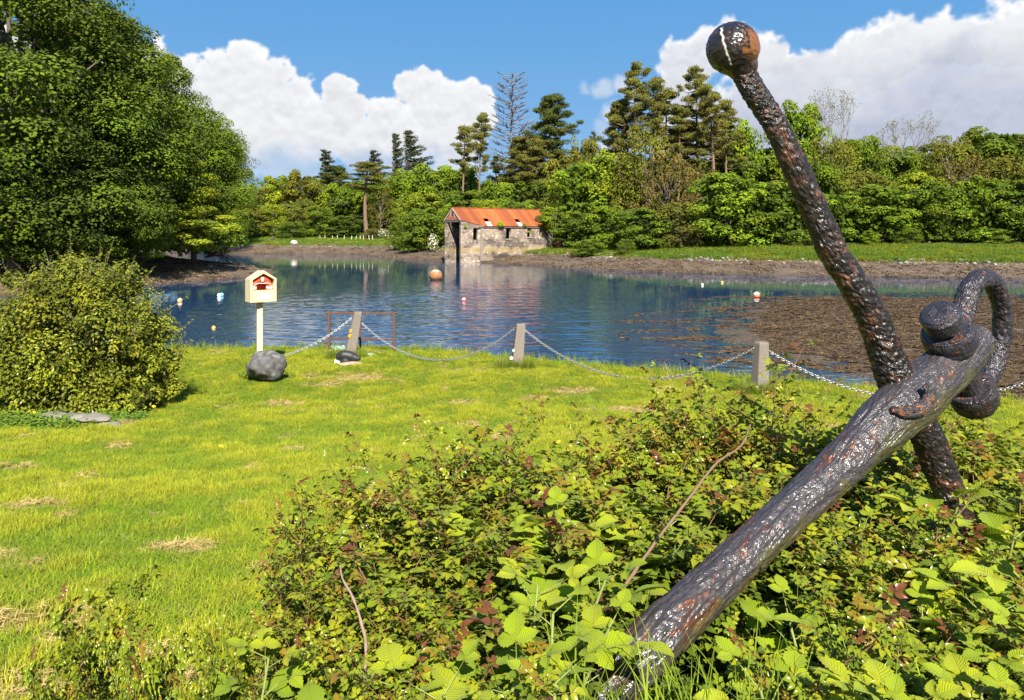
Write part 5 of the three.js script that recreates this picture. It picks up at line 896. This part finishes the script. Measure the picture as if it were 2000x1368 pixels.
// ---------------------------------------------------------------- the big leafy bush at left
{
  const d = 13.4, s = d / FOC, R = rng(606), L = new Leaves(), T = new Twigs(5), x0 = (150 - 1000) * s, gy = groundY(x0, -d);
  const lobes = []; const lobe = (px, py, rpx, dz) => lobes.push([(px - 150) * s, EYE + (HY - py) * s - gy, dz, rpx * s]);
  [[60, 620, 70], [130, 590, 75], [200, 570, 70], [255, 610, 62], [290, 650, 44], [300, 710, 42], [250, 690, 70], [170, 670, 85], [90, 690, 85], [20, 690, 80], [-40, 650, 80], [-60, 720, 80], [40, 760, 60], [120, 750, 60], [200, 755, 60], [270, 765, 46], [312, 755, 26], [180, 530, 36], [225, 555, 40], [140, 555, 42], [20, 640, 60], [50, 545, 20]].forEach(([a, b, r]) => { lobe(a, b, r, 0.35 + R() * 0.3); lobe(a + 10, b + 5, r * 0.95, -0.5 + R() * 0.5); if (R() < 0.6) lobe(a, b + 10, r * 0.7, 0.8 + R() * 0.2); });
  for (const [lx, ly, lz, lr] of lobes) { const n = 240 + lr * 2300, tone = 0.5 + 0.8 * R(), red = R() < 0.3;
    for (let k = 0; k < n; k++) { let [a, b, c] = ball3(R); const f = lr * (0.62 + 0.48 * R()), x = lx + a * f, y = ly + b * f, z = lz + c * f; if (y < 0.05 || fbm(x * 2.6, y * 2.6, z * 2.6 + 5, 3) < -0.04) continue; const v = tone * (0.7 + 0.6 * R()), r = red && R() < 0.4 ? 1.35 : 0.95 + 0.3 * R(); if (fbm(x * 1.1 + 4, y * 1.3, z * 1.1, 2) < -0.12 && R() < 0.75) continue; L.add(x, y, z, a + (R() - 0.5) * 1.4, b * 0.6 + 0.7, c + (R() - 0.5) * 1.4, 0.062 * (0.7 + 0.6 * R()), 0.036, [v * r, v, v * 0.8], R, 0.2); } }
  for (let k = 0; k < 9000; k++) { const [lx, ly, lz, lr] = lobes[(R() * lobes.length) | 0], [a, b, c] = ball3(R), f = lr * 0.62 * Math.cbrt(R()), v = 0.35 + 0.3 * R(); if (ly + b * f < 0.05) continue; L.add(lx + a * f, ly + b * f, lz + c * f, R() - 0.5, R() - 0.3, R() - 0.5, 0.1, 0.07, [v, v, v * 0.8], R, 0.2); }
  // shoots that stand out of the outline
  for (let k = 0; k < 260; k++) { const [lx, ly, lz, lr] = lobes[(R() * lobes.length) | 0]; let [a, b, c] = ball3(R); b = Math.abs(b); const p0 = V3(lx + a * lr * 0.8, ly + b * lr * 0.8, lz + c * lr * 0.8), len = 0.18 + R() * 0.3, dir = V3(a, b + 0.7, c).normalize(), p1 = p0.clone().addScaledVector(dir, len); if (p0.y < 0.7) continue; T.line([p0, p1], 0.006, 0.002); for (let j = 0; j < 16; j++) { const q = p0.clone().lerp(p1, j / 15), v = 0.9 + 0.4 * R(); L.add(q.x + (R() - 0.5) * 0.07, q.y, q.z + (R() - 0.5) * 0.07, R() - 0.5, 0.8, R() - 0.5, 0.055, 0.03, [v * 1.1, v, v * 0.8], R, 0.2); } }
  for (let k = 0; k < 26; k++) { const a = R() * 6.28, e = V3(Math.cos(a) * 1.3 * R(), 0.9 + R(), Math.sin(a) * 0.8 * R()); T.line([V3(Math.cos(a) * 0.3, -0.1, Math.sin(a) * 0.3), e.clone().multiplyScalar(0.5), e], 0.018, 0.005); }
  const o = thing('bush', 'large round leafy bush on the lawn at the left edge', 'bush', [x0, gy, -d]);
  part('stem', T.build(), BARK, o); part('foliage', L.build(), leafMat(0.195, 0.235, 0.012, { vertexColors: true, clearcoat: 0.4, clearcoatRoughness: 0.3 }), o);
  // low weeds and yellow flowers in front of it
  const W = new Leaves(); for (let k = 0; k < 5200; k++) { const px = -60 + 330 * R(), py = 800 + 50 * R() + (px > 200 ? -20 : 0), g = groundAt(px, 846 - 20 * R() - Math.max(0, px - 120) * 0.12); const v = 0.7 + 0.6 * R(); W.add(g.x, g.y + 0.02 + R() * R() * 0.2 * (px < 130 ? 1 : 0.6), g.z - R() * 0.35, R() - 0.5, 1, R() - 0.3, 0.055, 0.034, [v, v, v * 0.8], R, 0.15); }
  stuff('weeds', new THREE.Mesh(W.build(), leafMat(0.13, 0.22, 0.02, { vertexColors: true })), 'low green weeds in front of the leafy bush', 'weeds');
  const W2 = new Leaves(), bg = groundAt(521, 741); for (let k = 0; k < 900; k++) { const a = R() * 3.4 - 0.1, q = 0.38 + R() * 0.22, v = 0.7 + 0.6 * R(); W2.add(bg.x + Math.cos(a) * q, bg.y + R() * R() * 0.2, bg.z + Math.sin(a) * q * 0.7, R() - 0.5, 1, R() - 0.2, 0.06, 0.03, [v, v, v], R, 0.2); }
  stuff('weeds', new THREE.Mesh(W2.build(), leafMat(0.11, 0.2, 0.015, { vertexColors: true })), 'green weeds growing round the foot of the boulder', 'weeds');
  const fg = (() => { const f = new Leaves(), r = rng(2); for (let k = 0; k < 6; k++) { const a = k / 6 * 6.28; f.add(Math.cos(a) * 0.018, 0, Math.sin(a) * 0.018, Math.cos(a) * 0.35, 1, Math.sin(a) * 0.35, 0.034, 0.026, [1, 1, 1], r, 0.05, Math.cos(a), 0, Math.sin(a)); } return f.build(); })(), yellow = mat(0.85, 0.52, 0.01, 0.7, { side: THREE.DoubleSide }), orange = mat(0.85, 0.36, 0.01, 0.7, { side: THREE.DoubleSide }), st = new THREE.CylinderGeometry(0.002, 0.0025, 0.14, 5).translate(0, -0.07, 0), sm = mat(0.12, 0.2, 0.02, 0.9);
  [[57, 815, 1], [66, 816, 0], [101, 809, 0], [120, 816, 1], [135, 813, 1], [245, 806, 0], [282, 806, 0], [300, 803, 0], [432, 888, 0], [740, 938, 0], [752, 694, 0], [764, 697, 0], [1090, 878, 0]].forEach(([px, py, or], i) => { const g = groundAt(px, py + 9), o = thing('flower', i < 8 ? 'yellow flower in the weeds below the leafy bush, ' + nth(i, 8) : 'single yellow dandelion on the lawn, ' + nth(i - 8, 5), 'flower', [g.x, g.y + 0.15, g.z], i, i < 8 ? 'yellow flowers below the leafy bush' : 'yellow dandelions on the lawn'); const f = part('petals', fg, or ? orange : yellow, o); f.rotation.x = 0.5; f.scale.setScalar(or ? 1.3 : 1); part('stem', st, sm, o); });
}
// ---------------------------------------------------------------- the planted bed: roses and raspberries
function leafGeo(parts, fold = 0.35, droop = 0.20) {               // parts: [x, y along the stalk, angle, length, width]; blades folded along the midrib, drooping to the tip
  const p = [], uv = [], ix = [];
  for (const [x0, y0, ang, len, wid, nseg = 4, ncol = 1, saw = 0, z0 = 0] of parts) {
    const c = Math.cos(ang), s = Math.sin(ang), o = p.length / 3, cols = ncol * 2 + 1;
    for (let i = 0; i <= nseg; i++) { const t = i / nseg, prof = Math.pow(Math.sin(Math.PI * Math.pow(t, 0.78)), 0.85) * (t > 0.98 ? 0 : 1), w = wid * 0.5 * prof;
      for (let j = 0; j < cols; j++) { const f = (j - ncol) / ncol, e = Math.abs(f) > 0.99 && saw && i > 0 && i < nseg ? 1 + (i % 2 ? saw : -saw) : 1, lx = f * w * e, ly = len * t + (Math.abs(f) > 0.99 ? saw * len * 0.03 * (i % 2) : 0), lz = Math.abs(f) * w * fold - len * droop * t * t + z0; p.push(x0 + lx * c + ly * s, y0 - lx * s + ly * c, lz); uv.push(f * 0.5 + 0.5, t); } }
    for (let i = 0; i < nseg; i++) for (let j = 0; j + 1 < cols; j++) { const a = o + i * cols + j; ix.push(a, a + 1, a + cols + 1, a, a + cols + 1, a + cols); }
  }
  const g = geo(p, ix, null, uv); g.computeVertexNormals(); return g;
}
{
  const roseLeaf = (seed, k) => { const R = rng(seed), a = [], n = R() < 0.55 ? 1 : 2; a.push([0, 0.060 * k, (R() - 0.5) * 0.4, 0.036 * k, 0.023 * k, 5, 1, 0, 0]); for (let i = 0; i < n; i++) for (const s of [-1, 1]) a.push([s * 0.002, (0.050 - i * 0.024) * k, s * (0.75 + R() * 0.5), (0.031 - i * 0.004) * k * (0.8 + 0.4 * R()), 0.0195 * k, 5, 1, 0, (R() - 0.5) * 0.006]); const g = leafGeo(a, 0.55, 0.34); const st = new THREE.CylinderGeometry(0.0006, 0.0009, 0.06 * k, 3, 1, true).translate(0, 0.03 * k, 0); return mergeGeometries([g.toNonIndexed(), st.toNonIndexed()]); };
  const RL = [1, 2, 3, 4, 5, 6].map((s) => roseLeaf(s, 0.85 + s * 0.07));
  const veins = dataTex(128, 256, (i, j) => { const u = Math.abs(i / 127 - 0.5) * 2, v = j / 255, q = (v - u * 0.32) * 9, f = q - Math.floor(q), r = Math.exp(-(((f - 0.5) / 0.13) ** 2)), mid = Math.exp(-((u / 0.05) ** 2)), h = 0.75 - 0.55 * Math.max(r * (1 - u * 0.2), mid) + 0.06 * N3(i * 0.3, j * 0.3, 1); return [h, h, h]; });
  const gloss = { clearcoat: 0.55, clearcoatRoughness: 0.22, transmission: 0.36 };
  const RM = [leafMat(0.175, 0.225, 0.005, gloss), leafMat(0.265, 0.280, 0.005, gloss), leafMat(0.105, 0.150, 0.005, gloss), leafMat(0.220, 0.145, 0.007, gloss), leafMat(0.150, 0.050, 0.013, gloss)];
  const RSTEM = mat(0.17, 0.075, 0.035, 0.7), RSTEM2 = mat(0.14, 0.14, 0.03, 0.7), DRY = mat(0.32, 0.25, 0.18, 0.9);
  const place = (name, g, m, p, dir, nrm, sc, parent) => { const y = dir.clone().normalize(), z = nrm.clone().addScaledVector(y, -nrm.dot(y)).normalize(), x = V3().crossVectors(y, z), o = part(name, g, m, parent); o.quaternion.setFromRotationMatrix(new THREE.Matrix4().makeBasis(x, y, z)); o.position.copy(p); o.scale.setScalar(sc); return o; };
  function roseProto(seed, { H = 0.85, spread = 0.36, canes = 11, single = 200, mass = 1000, redness = 0.12 } = {}) {
    const R = rng(seed), o = new THREE.Group(), T = new Twigs(5), T2 = new Twigs(4), T3 = new Twigs(4), spots = [];
    for (let c = 0; c < canes; c++) {
      const a = c * 2.4 + R() * 0.6, lean = spread * (0.3 + 0.9 * R()), h = H * (0.72 + 0.33 * R()), q0 = V3(Math.cos(a) * 0.06, -0.05, Math.sin(a) * 0.06), q2 = V3(Math.cos(a) * lean, h, Math.sin(a) * lean), q1 = q0.clone().lerp(q2, 0.5).add(V3(-Math.cos(a) * 0.05, 0.08 * H, -Math.sin(a) * 0.05)), cv = new THREE.CatmullRomCurve3([q0, q1, q2]), pts = cv.getPoints(9);
      (c % 4 ? T : T2).line(pts, 0.0052, 0.0022);
      const add = (p, dir, w) => spots.push([p, dir, w]);
      for (let k = 0; k < 9; k++) { const t = 0.28 + 0.72 * k / 9, p = cv.getPoint(t), b = a + k * 2.4, out = V3(Math.cos(b), 0.35, Math.sin(b));
        if (k % 2 === 0 || R() < 0.5) { const l = (0.10 + 0.13 * R()) * H, e = p.clone().add(V3(Math.cos(b) * l, l * (0.55 + 0.5 * R()), Math.sin(b) * l)), m = p.clone().lerp(e, 0.5).add(V3(0, -0.02, 0)); T.line([p, m, e], 0.0028, 0.0012); for (let s = 0; s < 7; s++) { const u = 0.2 + 0.8 * s / 6, g = b + s * 2.3; add(p.clone().lerp(e, u), V3(Math.cos(g), 0.25 + 0.5 * (s === 6), Math.sin(g)), u + t); } }
        add(p, out, t); }
      for (let s = 0; s < 4; s++) add(q2, V3(Math.cos(a + s * 1.7), 0.6, Math.sin(a + s * 1.7)), 2);
      if (c % 5 === 2) { const e = q1.clone().add(V3((R() - 0.5) * 0.4, 0.25, (R() - 0.5) * 0.4)); T3.line([q1, e], 0.003, 0.001); T3.line([q1.clone().lerp(e, 0.6), q1.clone().lerp(e, 0.6).add(V3(0.07, 0.06, 0.03))], 0.0015, 0.0008); }
    }
    spots.sort((a, b) => b[2] - a[2]);
    const mass3 = [[], [], []]; let n = 0;
    const put = (p, dir, w, own) => {
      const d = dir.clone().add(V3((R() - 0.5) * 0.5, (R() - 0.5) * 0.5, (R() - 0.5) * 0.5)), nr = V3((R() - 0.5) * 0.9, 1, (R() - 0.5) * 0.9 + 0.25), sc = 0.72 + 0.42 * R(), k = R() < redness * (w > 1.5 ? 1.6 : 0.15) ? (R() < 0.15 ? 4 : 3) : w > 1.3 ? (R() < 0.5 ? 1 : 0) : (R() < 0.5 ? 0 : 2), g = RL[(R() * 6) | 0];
      if (own) place('leaf', g, RM[k], p, d, nr, sc, o);
      else { const y = d.normalize(), z = nr.addScaledVector(y, -nr.dot(y)).normalize(), x = V3().crossVectors(y, z); mass3[k === 1 ? 1 : k === 2 ? 2 : 0].push(g.clone().applyMatrix4(new THREE.Matrix4().makeBasis(x, y, z).scale(V3(sc, sc, sc)).setPosition(p))); }
    };
    for (const [p, d, w] of spots) { put(p, d, w, n < single); n++; }
    for (let k = n; k < n + mass - single; k++) { const a = R() * 6.28, q = Math.sqrt(R()) * spread * 1.1, y = H * (0.18 + 0.68 * Math.pow(R(), 0.7)) * (1 - 0.25 * (q / spread) ** 2); put(V3(Math.cos(a) * q, y, Math.sin(a) * q), V3(Math.cos(a) + R() - 0.5, 0.2, Math.sin(a) + R() - 0.5), 0.5, false); }
    part('cane', T.build(), RSTEM, o); part('cane', T2.build(), RSTEM2, o); part('dead_twig', T3.build(), DRY, o);
    mass3.forEach((l, k) => { if (l.length) part('foliage', mergeGeometries(l), RM[k], o, 'stuff'); });
    return o;
  }
  const RP = [roseProto(1), roseProto(2, { redness: 0.25, canes: 9 }), roseProto(3, { canes: 13, redness: 0.06, mass: 1150 })];
  const SMALL = roseProto(4, { H: 0.42, spread: 0.24, canes: 7, single: 80, mass: 110, redness: 0.12 }), SHOOT = roseProto(6, { H: 1.0, spread: 0.14, canes: 4, single: 70, mass: 90, redness: 0.3 });
  const used = new Map();
  function plant(proto, name, px, top, d, label, unit, group, wide = 1) {
    const x = (px - 1000) / FOC * d, gy = groundY(x, -d), h = EYE + (HY - top) / FOC * d - gy, o = proto.clone(); o.name = numbered(name); scene.add(o); o.position.set(x, gy, -d); const s = h / unit; o.scale.set(lerp(s, 1, 0.6) * wide, s, lerp(s, 1, 0.6) * wide); o.rotation.y = px * 1.7; tag(o, label, name.startsWith('rose') ? 'rose bush' : 'raspberry', group); return o;
  }
  const GR = 'rose bushes of the bed left of the anchor shank', GQ = 'rose bushes of the bed right of the anchor shank';
  const rows = (list, proto, name, what, unit, group, where) => list.forEach((row, r) => row.forEach(([px, t, d, w = 1], i) => plant(proto[(i + r) % proto.length], name, px, t, d, what + ', ' + nth(i, row.length) + ' in the ' + ['back', 'second', 'third', 'front'][r] + ' row ' + where + ' of the shank', unit, group, w)));
  rows([[[680, 1010, 2.55, 0.55], [770, 965, 2.65, 0.75], [870, 915, 2.8, 0.85], [980, 890, 2.95], [1090, 915, 3.05], [1180, 905, 3.1], [1275, 862, 3.25, 0.8], [1370, 838, 3.35, 0.8], [1455, 815, 3.4, 0.8], [1560, 838, 3.5], [1620, 870, 3.4]], [[690, 1120, 2.2, 0.55], [800, 1060, 2.3, 0.8], [915, 1010, 2.4], [1030, 990, 2.5], [1270, 950, 2.75], [1400, 935, 2.85], [1500, 915, 3.0]], [[720, 1215, 1.95, 0.5], [830, 1180, 2.0, 0.7], [930, 1140, 2.05]], [[760, 1325, 1.65, 0.45], [880, 1295, 1.65, 0.6]]], RP, 'rose_bush', 'glossy rose bush', 0.86, GR, 'left');
  rows([[[1850, 880, 3.35], [1920, 850, 3.5], [1990, 838, 3.45]], [[1815, 930, 3.1], [1930, 915, 3.0], [1985, 985, 2.6]], [[1735, 1090, 2.25, 0.8], [1800, 1045, 2.3, 0.8], [1885, 1085, 2.2, 0.8]], [[1600, 1270, 1.7, 0.6], [1830, 1235, 1.75, 0.8], [1940, 1265, 1.7, 0.8]]], RP, 'rose_bush', 'glossy rose bush', 0.86, GQ, 'right');
  plant(SMALL, 'rose_bush', 195, 1205, 2.35, 'small sparse rose bush alone on the lawn at the bottom left', 0.42, undefined, 0.5); plant(SMALL, 'rose_bush', 285, 1285, 2.05, 'low rose sprig at the bottom left, right of the sparse bush', 0.42, undefined, 0.32); plant(SMALL, 'rose_bush', 430, 1285, 1.95, 'low reddish rose sprig left of the pale raspberry shoot', 0.42, undefined, 0.36); plant(SMALL, 'rose_bush', 110, 1318, 2.05, 'low rose sprig nearest the bottom left corner', 0.42, undefined, 0.3);
  [[585, 975, 2.5, 0.6, 'thin dark rose shoot at the left end of the bed'], [668, 962, 2.6, 0.45, 'thin rose shoot, second from the left end of the bed'], [765, 915, 2.7, 0.5, 'reddish rose shoot rising over the left part of the bed'], [880, 868, 2.85, 0.5, 'rose shoot at the highest point of the left part of the bed'], [1000, 862, 3.0, 0.45, 'rose shoot in the middle of the bed before the open lawn'], [1130, 868, 3.1, 0.45, 'rose shoot left of the tall dark one'], [1255, 822, 3.2, 0.8, 'tall dark rose shoot standing against the lawn in the middle of the bed'], [1330, 800, 3.3, 0.6, 'rose shoot between the tall dark one and the reddish one'], [1400, 790, 3.3, 0.7, 'reddish rose shoot left of the tall one by the right post'], [1488, 760, 3.35, 0.9, 'tall rose shoot standing before the foot of the right concrete post'], [1560, 800, 3.5, 0.6, 'rose shoot between the right post and the anchor stock'], [548, 1080, 2.3, 0.5, 'low rose shoot at the left flank of the bed'], [560, 1190, 2.05, 0.5, 'rose shoot with dark leaves at the lower left flank of the bed'], [1880, 815, 3.6, 0.5, 'rose shoot right of the lower stock against the lawn']].forEach(([px, t, d, w, label]) => plant(SHOOT, 'rose_bush', px, t, d, label, 1.0, undefined, w));
  // raspberries
  const raspLeaf = (seed) => { const R = rng(seed), k = 0.9 + 0.25 * R(), a = [[0, 0.062 * k, (R() - 0.5) * 0.2, 0.088 * k, 0.066 * k, 14, 2, 0.09]]; for (const s of [-1, 1]) a.push([0, 0.05 * k, s * (1.1 + R() * 0.3), 0.066 * k, 0.05 * k, 12, 2, 0.09, -0.002]); const g = leafGeo(a, 0.28), st = new THREE.CylinderGeometry(0.0012, 0.0016, 0.062 * k, 5, 1, true).translate(0, 0.031 * k, -0.001); return mergeGeometries([g.toNonIndexed(), st.toNonIndexed()]); };
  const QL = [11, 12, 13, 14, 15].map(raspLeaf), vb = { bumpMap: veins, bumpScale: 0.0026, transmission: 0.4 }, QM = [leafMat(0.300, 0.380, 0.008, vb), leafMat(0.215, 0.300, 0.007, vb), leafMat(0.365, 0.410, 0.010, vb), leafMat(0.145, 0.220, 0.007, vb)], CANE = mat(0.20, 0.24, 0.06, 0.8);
  function raspProto(seed, { H = 0.7, n = 13, big = 1 } = {}) {
    const R = rng(seed), o = new THREE.Group(), T = new Twigs(7), cv = new THREE.CatmullRomCurve3([V3(0, -0.05, 0), V3(0.02, H * 0.5, 0.02), V3((R() - 0.5) * 0.16, H * 0.93, (R() - 0.5) * 0.16)]); T.line(cv.getPoints(10), 0.0062, 0.0036);
    for (let k = 0; k < 46; k++) { const p = cv.getPoint(0.15 + 0.8 * k / 46), a = k * 2.4; T.seg(p, p.clone().add(V3(Math.cos(a) * 0.011, 0.002, Math.sin(a) * 0.011)), 0.0009, 0.0002); }
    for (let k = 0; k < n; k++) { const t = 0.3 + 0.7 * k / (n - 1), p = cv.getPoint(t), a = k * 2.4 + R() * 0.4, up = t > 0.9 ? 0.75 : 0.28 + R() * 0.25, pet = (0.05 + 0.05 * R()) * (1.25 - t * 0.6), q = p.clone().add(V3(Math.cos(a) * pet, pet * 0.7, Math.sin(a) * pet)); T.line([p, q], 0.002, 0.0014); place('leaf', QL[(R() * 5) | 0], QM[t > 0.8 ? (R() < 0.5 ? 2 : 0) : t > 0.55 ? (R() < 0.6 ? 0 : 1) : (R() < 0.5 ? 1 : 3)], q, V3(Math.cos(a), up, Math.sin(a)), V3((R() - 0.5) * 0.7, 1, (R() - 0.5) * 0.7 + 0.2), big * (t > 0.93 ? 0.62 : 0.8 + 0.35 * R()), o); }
    part('cane', T.build(), CANE, o); return o;
  }
  const QP = [raspProto(1), raspProto(2, { n: 15 }), raspProto(3, { n: 11, big: 1.1 }), raspProto(4, { n: 14, big: 0.95 })];
  rows([[[1010, 985, 2.35], [1100, 965, 2.45], [1180, 985, 2.5], [1300, 1000, 2.6], [1350, 962, 2.75]], [[1020, 1090, 2.05], [1130, 1060, 2.15], [1225, 1030, 2.5], [1330, 1030, 2.65]], [[960, 1210, 1.7], [1050, 1160, 1.9], [1130, 1160, 1.95], [1240, 1095, 2.45]], [[620, 1335, 1.65], [810, 1310, 1.62], [900, 1280, 1.65], [970, 1300, 1.6], [1050, 1300, 1.6]]], QP, 'raspberry_plant', 'raspberry with large toothed leaves', 0.74, 'raspberry plants left of the anchor shank', 'left');
  plant(QP[1], 'raspberry_plant', 495, 1235, 1.85, 'pale green raspberry shoot at the bottom, left of the rose bed', 0.74, undefined, 0.8);
  rows([[[1640, 985, 2.9], [1720, 945, 3.0], [1850, 905, 2.5], [1965, 960, 2.5], [2080, 930, 2.6]], [[1610, 1075, 2.45], [1690, 1060, 2.4], [1950, 1090, 1.95], [2060, 1040, 2.0]], [[1560, 1175, 2.1], [1640, 1150, 2.05], [1740, 1150, 1.95], [1995, 1180, 1.75]], [[1550, 1300, 1.62], [1640, 1330, 1.5], [1700, 1310, 1.55], [1790, 1315, 1.52], [1900, 1310, 1.55], [1990, 1285, 1.55]]], QP, 'raspberry_plant', 'raspberry with large toothed leaves', 0.74, 'raspberry plants right of the anchor shank', 'right');
  // tall grass between the canes and at the foot of the shank
  const R = rng(707), sets = [[], []], g = [tuft(31, 9, 0.55, 0.0075, 0.05, 0.35, 5), tuft(32, 8, 0.48, 0.007, 0.05, 0.6, 5)];
  for (let i = 0; i < 210; i++) { const k = R(), px = k < 0.5 ? 1230 + 260 * R() : k < 0.85 ? 1500 + 450 * R() : 900 + 300 * R(), d = k < 0.5 ? 1.35 + R() * 0.35 : 1.5 + R() * 0.9, x = (px - 1000) / FOC * d, v = 0.8 + 0.4 * R(), s = 0.7 + 0.5 * R(); sets[i % 2].push([mx(x, groundY(x, -d), -d, s, s, s, R() * 6.28), lin(0.21 * v, 0.29 * v, 0.02 * v)]); }
  sets.forEach((l, i) => stuff('tall_grass', instanced(g[i], GRASS, l), 'tall grass blades among the plants by the lower shank', 'grass'));
  const U = new Leaves(); for (let k = 0; k < 26000; k++) { const d = 0.9 + 2.9 * R(), x = -0.9 + 4 * R(); if (inBed(x, d) < 0.05) continue; const v = 0.5 + 0.7 * R(); U.add(x, groundY(x, -d) + 0.02 + 0.32 * R() * R(), -d, R() - 0.5, 1, R() - 0.5, 0.03 + 0.03 * R(), 0.022, [v, v, v], R, 0.15); }
  stuff('ground_cover', new THREE.Mesh(U.build(), leafMat(0.07, 0.13, 0.015, { vertexColors: true })), 'dense low leaves under the roses and raspberries', 'ground cover');
  // a pale bare cane arching through the bed
  const cane = solo('bare_cane', sweep([P(1222, 1142, 2.3), P(1280, 1060, 2.42), P(1345, 975, 2.55), P(1400, 905, 2.68), P(1450, 868, 2.8), P(1466, 830, 2.85)], [0.0055, 0.0052, 0.0048, 0.004, 0.0035, 0.002], 60, 10, { disp: (x, y, z) => 0.002 * N3(x * 60, y * 60, z * 60) }), mat(0.15, 0.095, 0.05, 0.8), 'bare thorny brown cane rising diagonally through the bed left of the shank', 'cane');
  const cane2 = solo('bare_cane', sweep([P(706, 1395, 1.8), P(714, 1255, 1.85), P(706, 1220, 1.86), P(690, 1170, 1.9), P(668, 1128, 1.95), P(664, 1105, 1.95)], [0.004, 0.0036, 0.0034, 0.003, 0.0024, 0.0014], 60, 8, { disp: (x, y, z) => 0.002 * N3(x * 50, y * 50, z * 50) }), mat(0.24, 0.16, 0.12, 0.85), 'pale bare twig standing in the rose bed at lower left', 'cane');
}
renderer.setSize(1024, 700);
renderer.render(scene, camera);
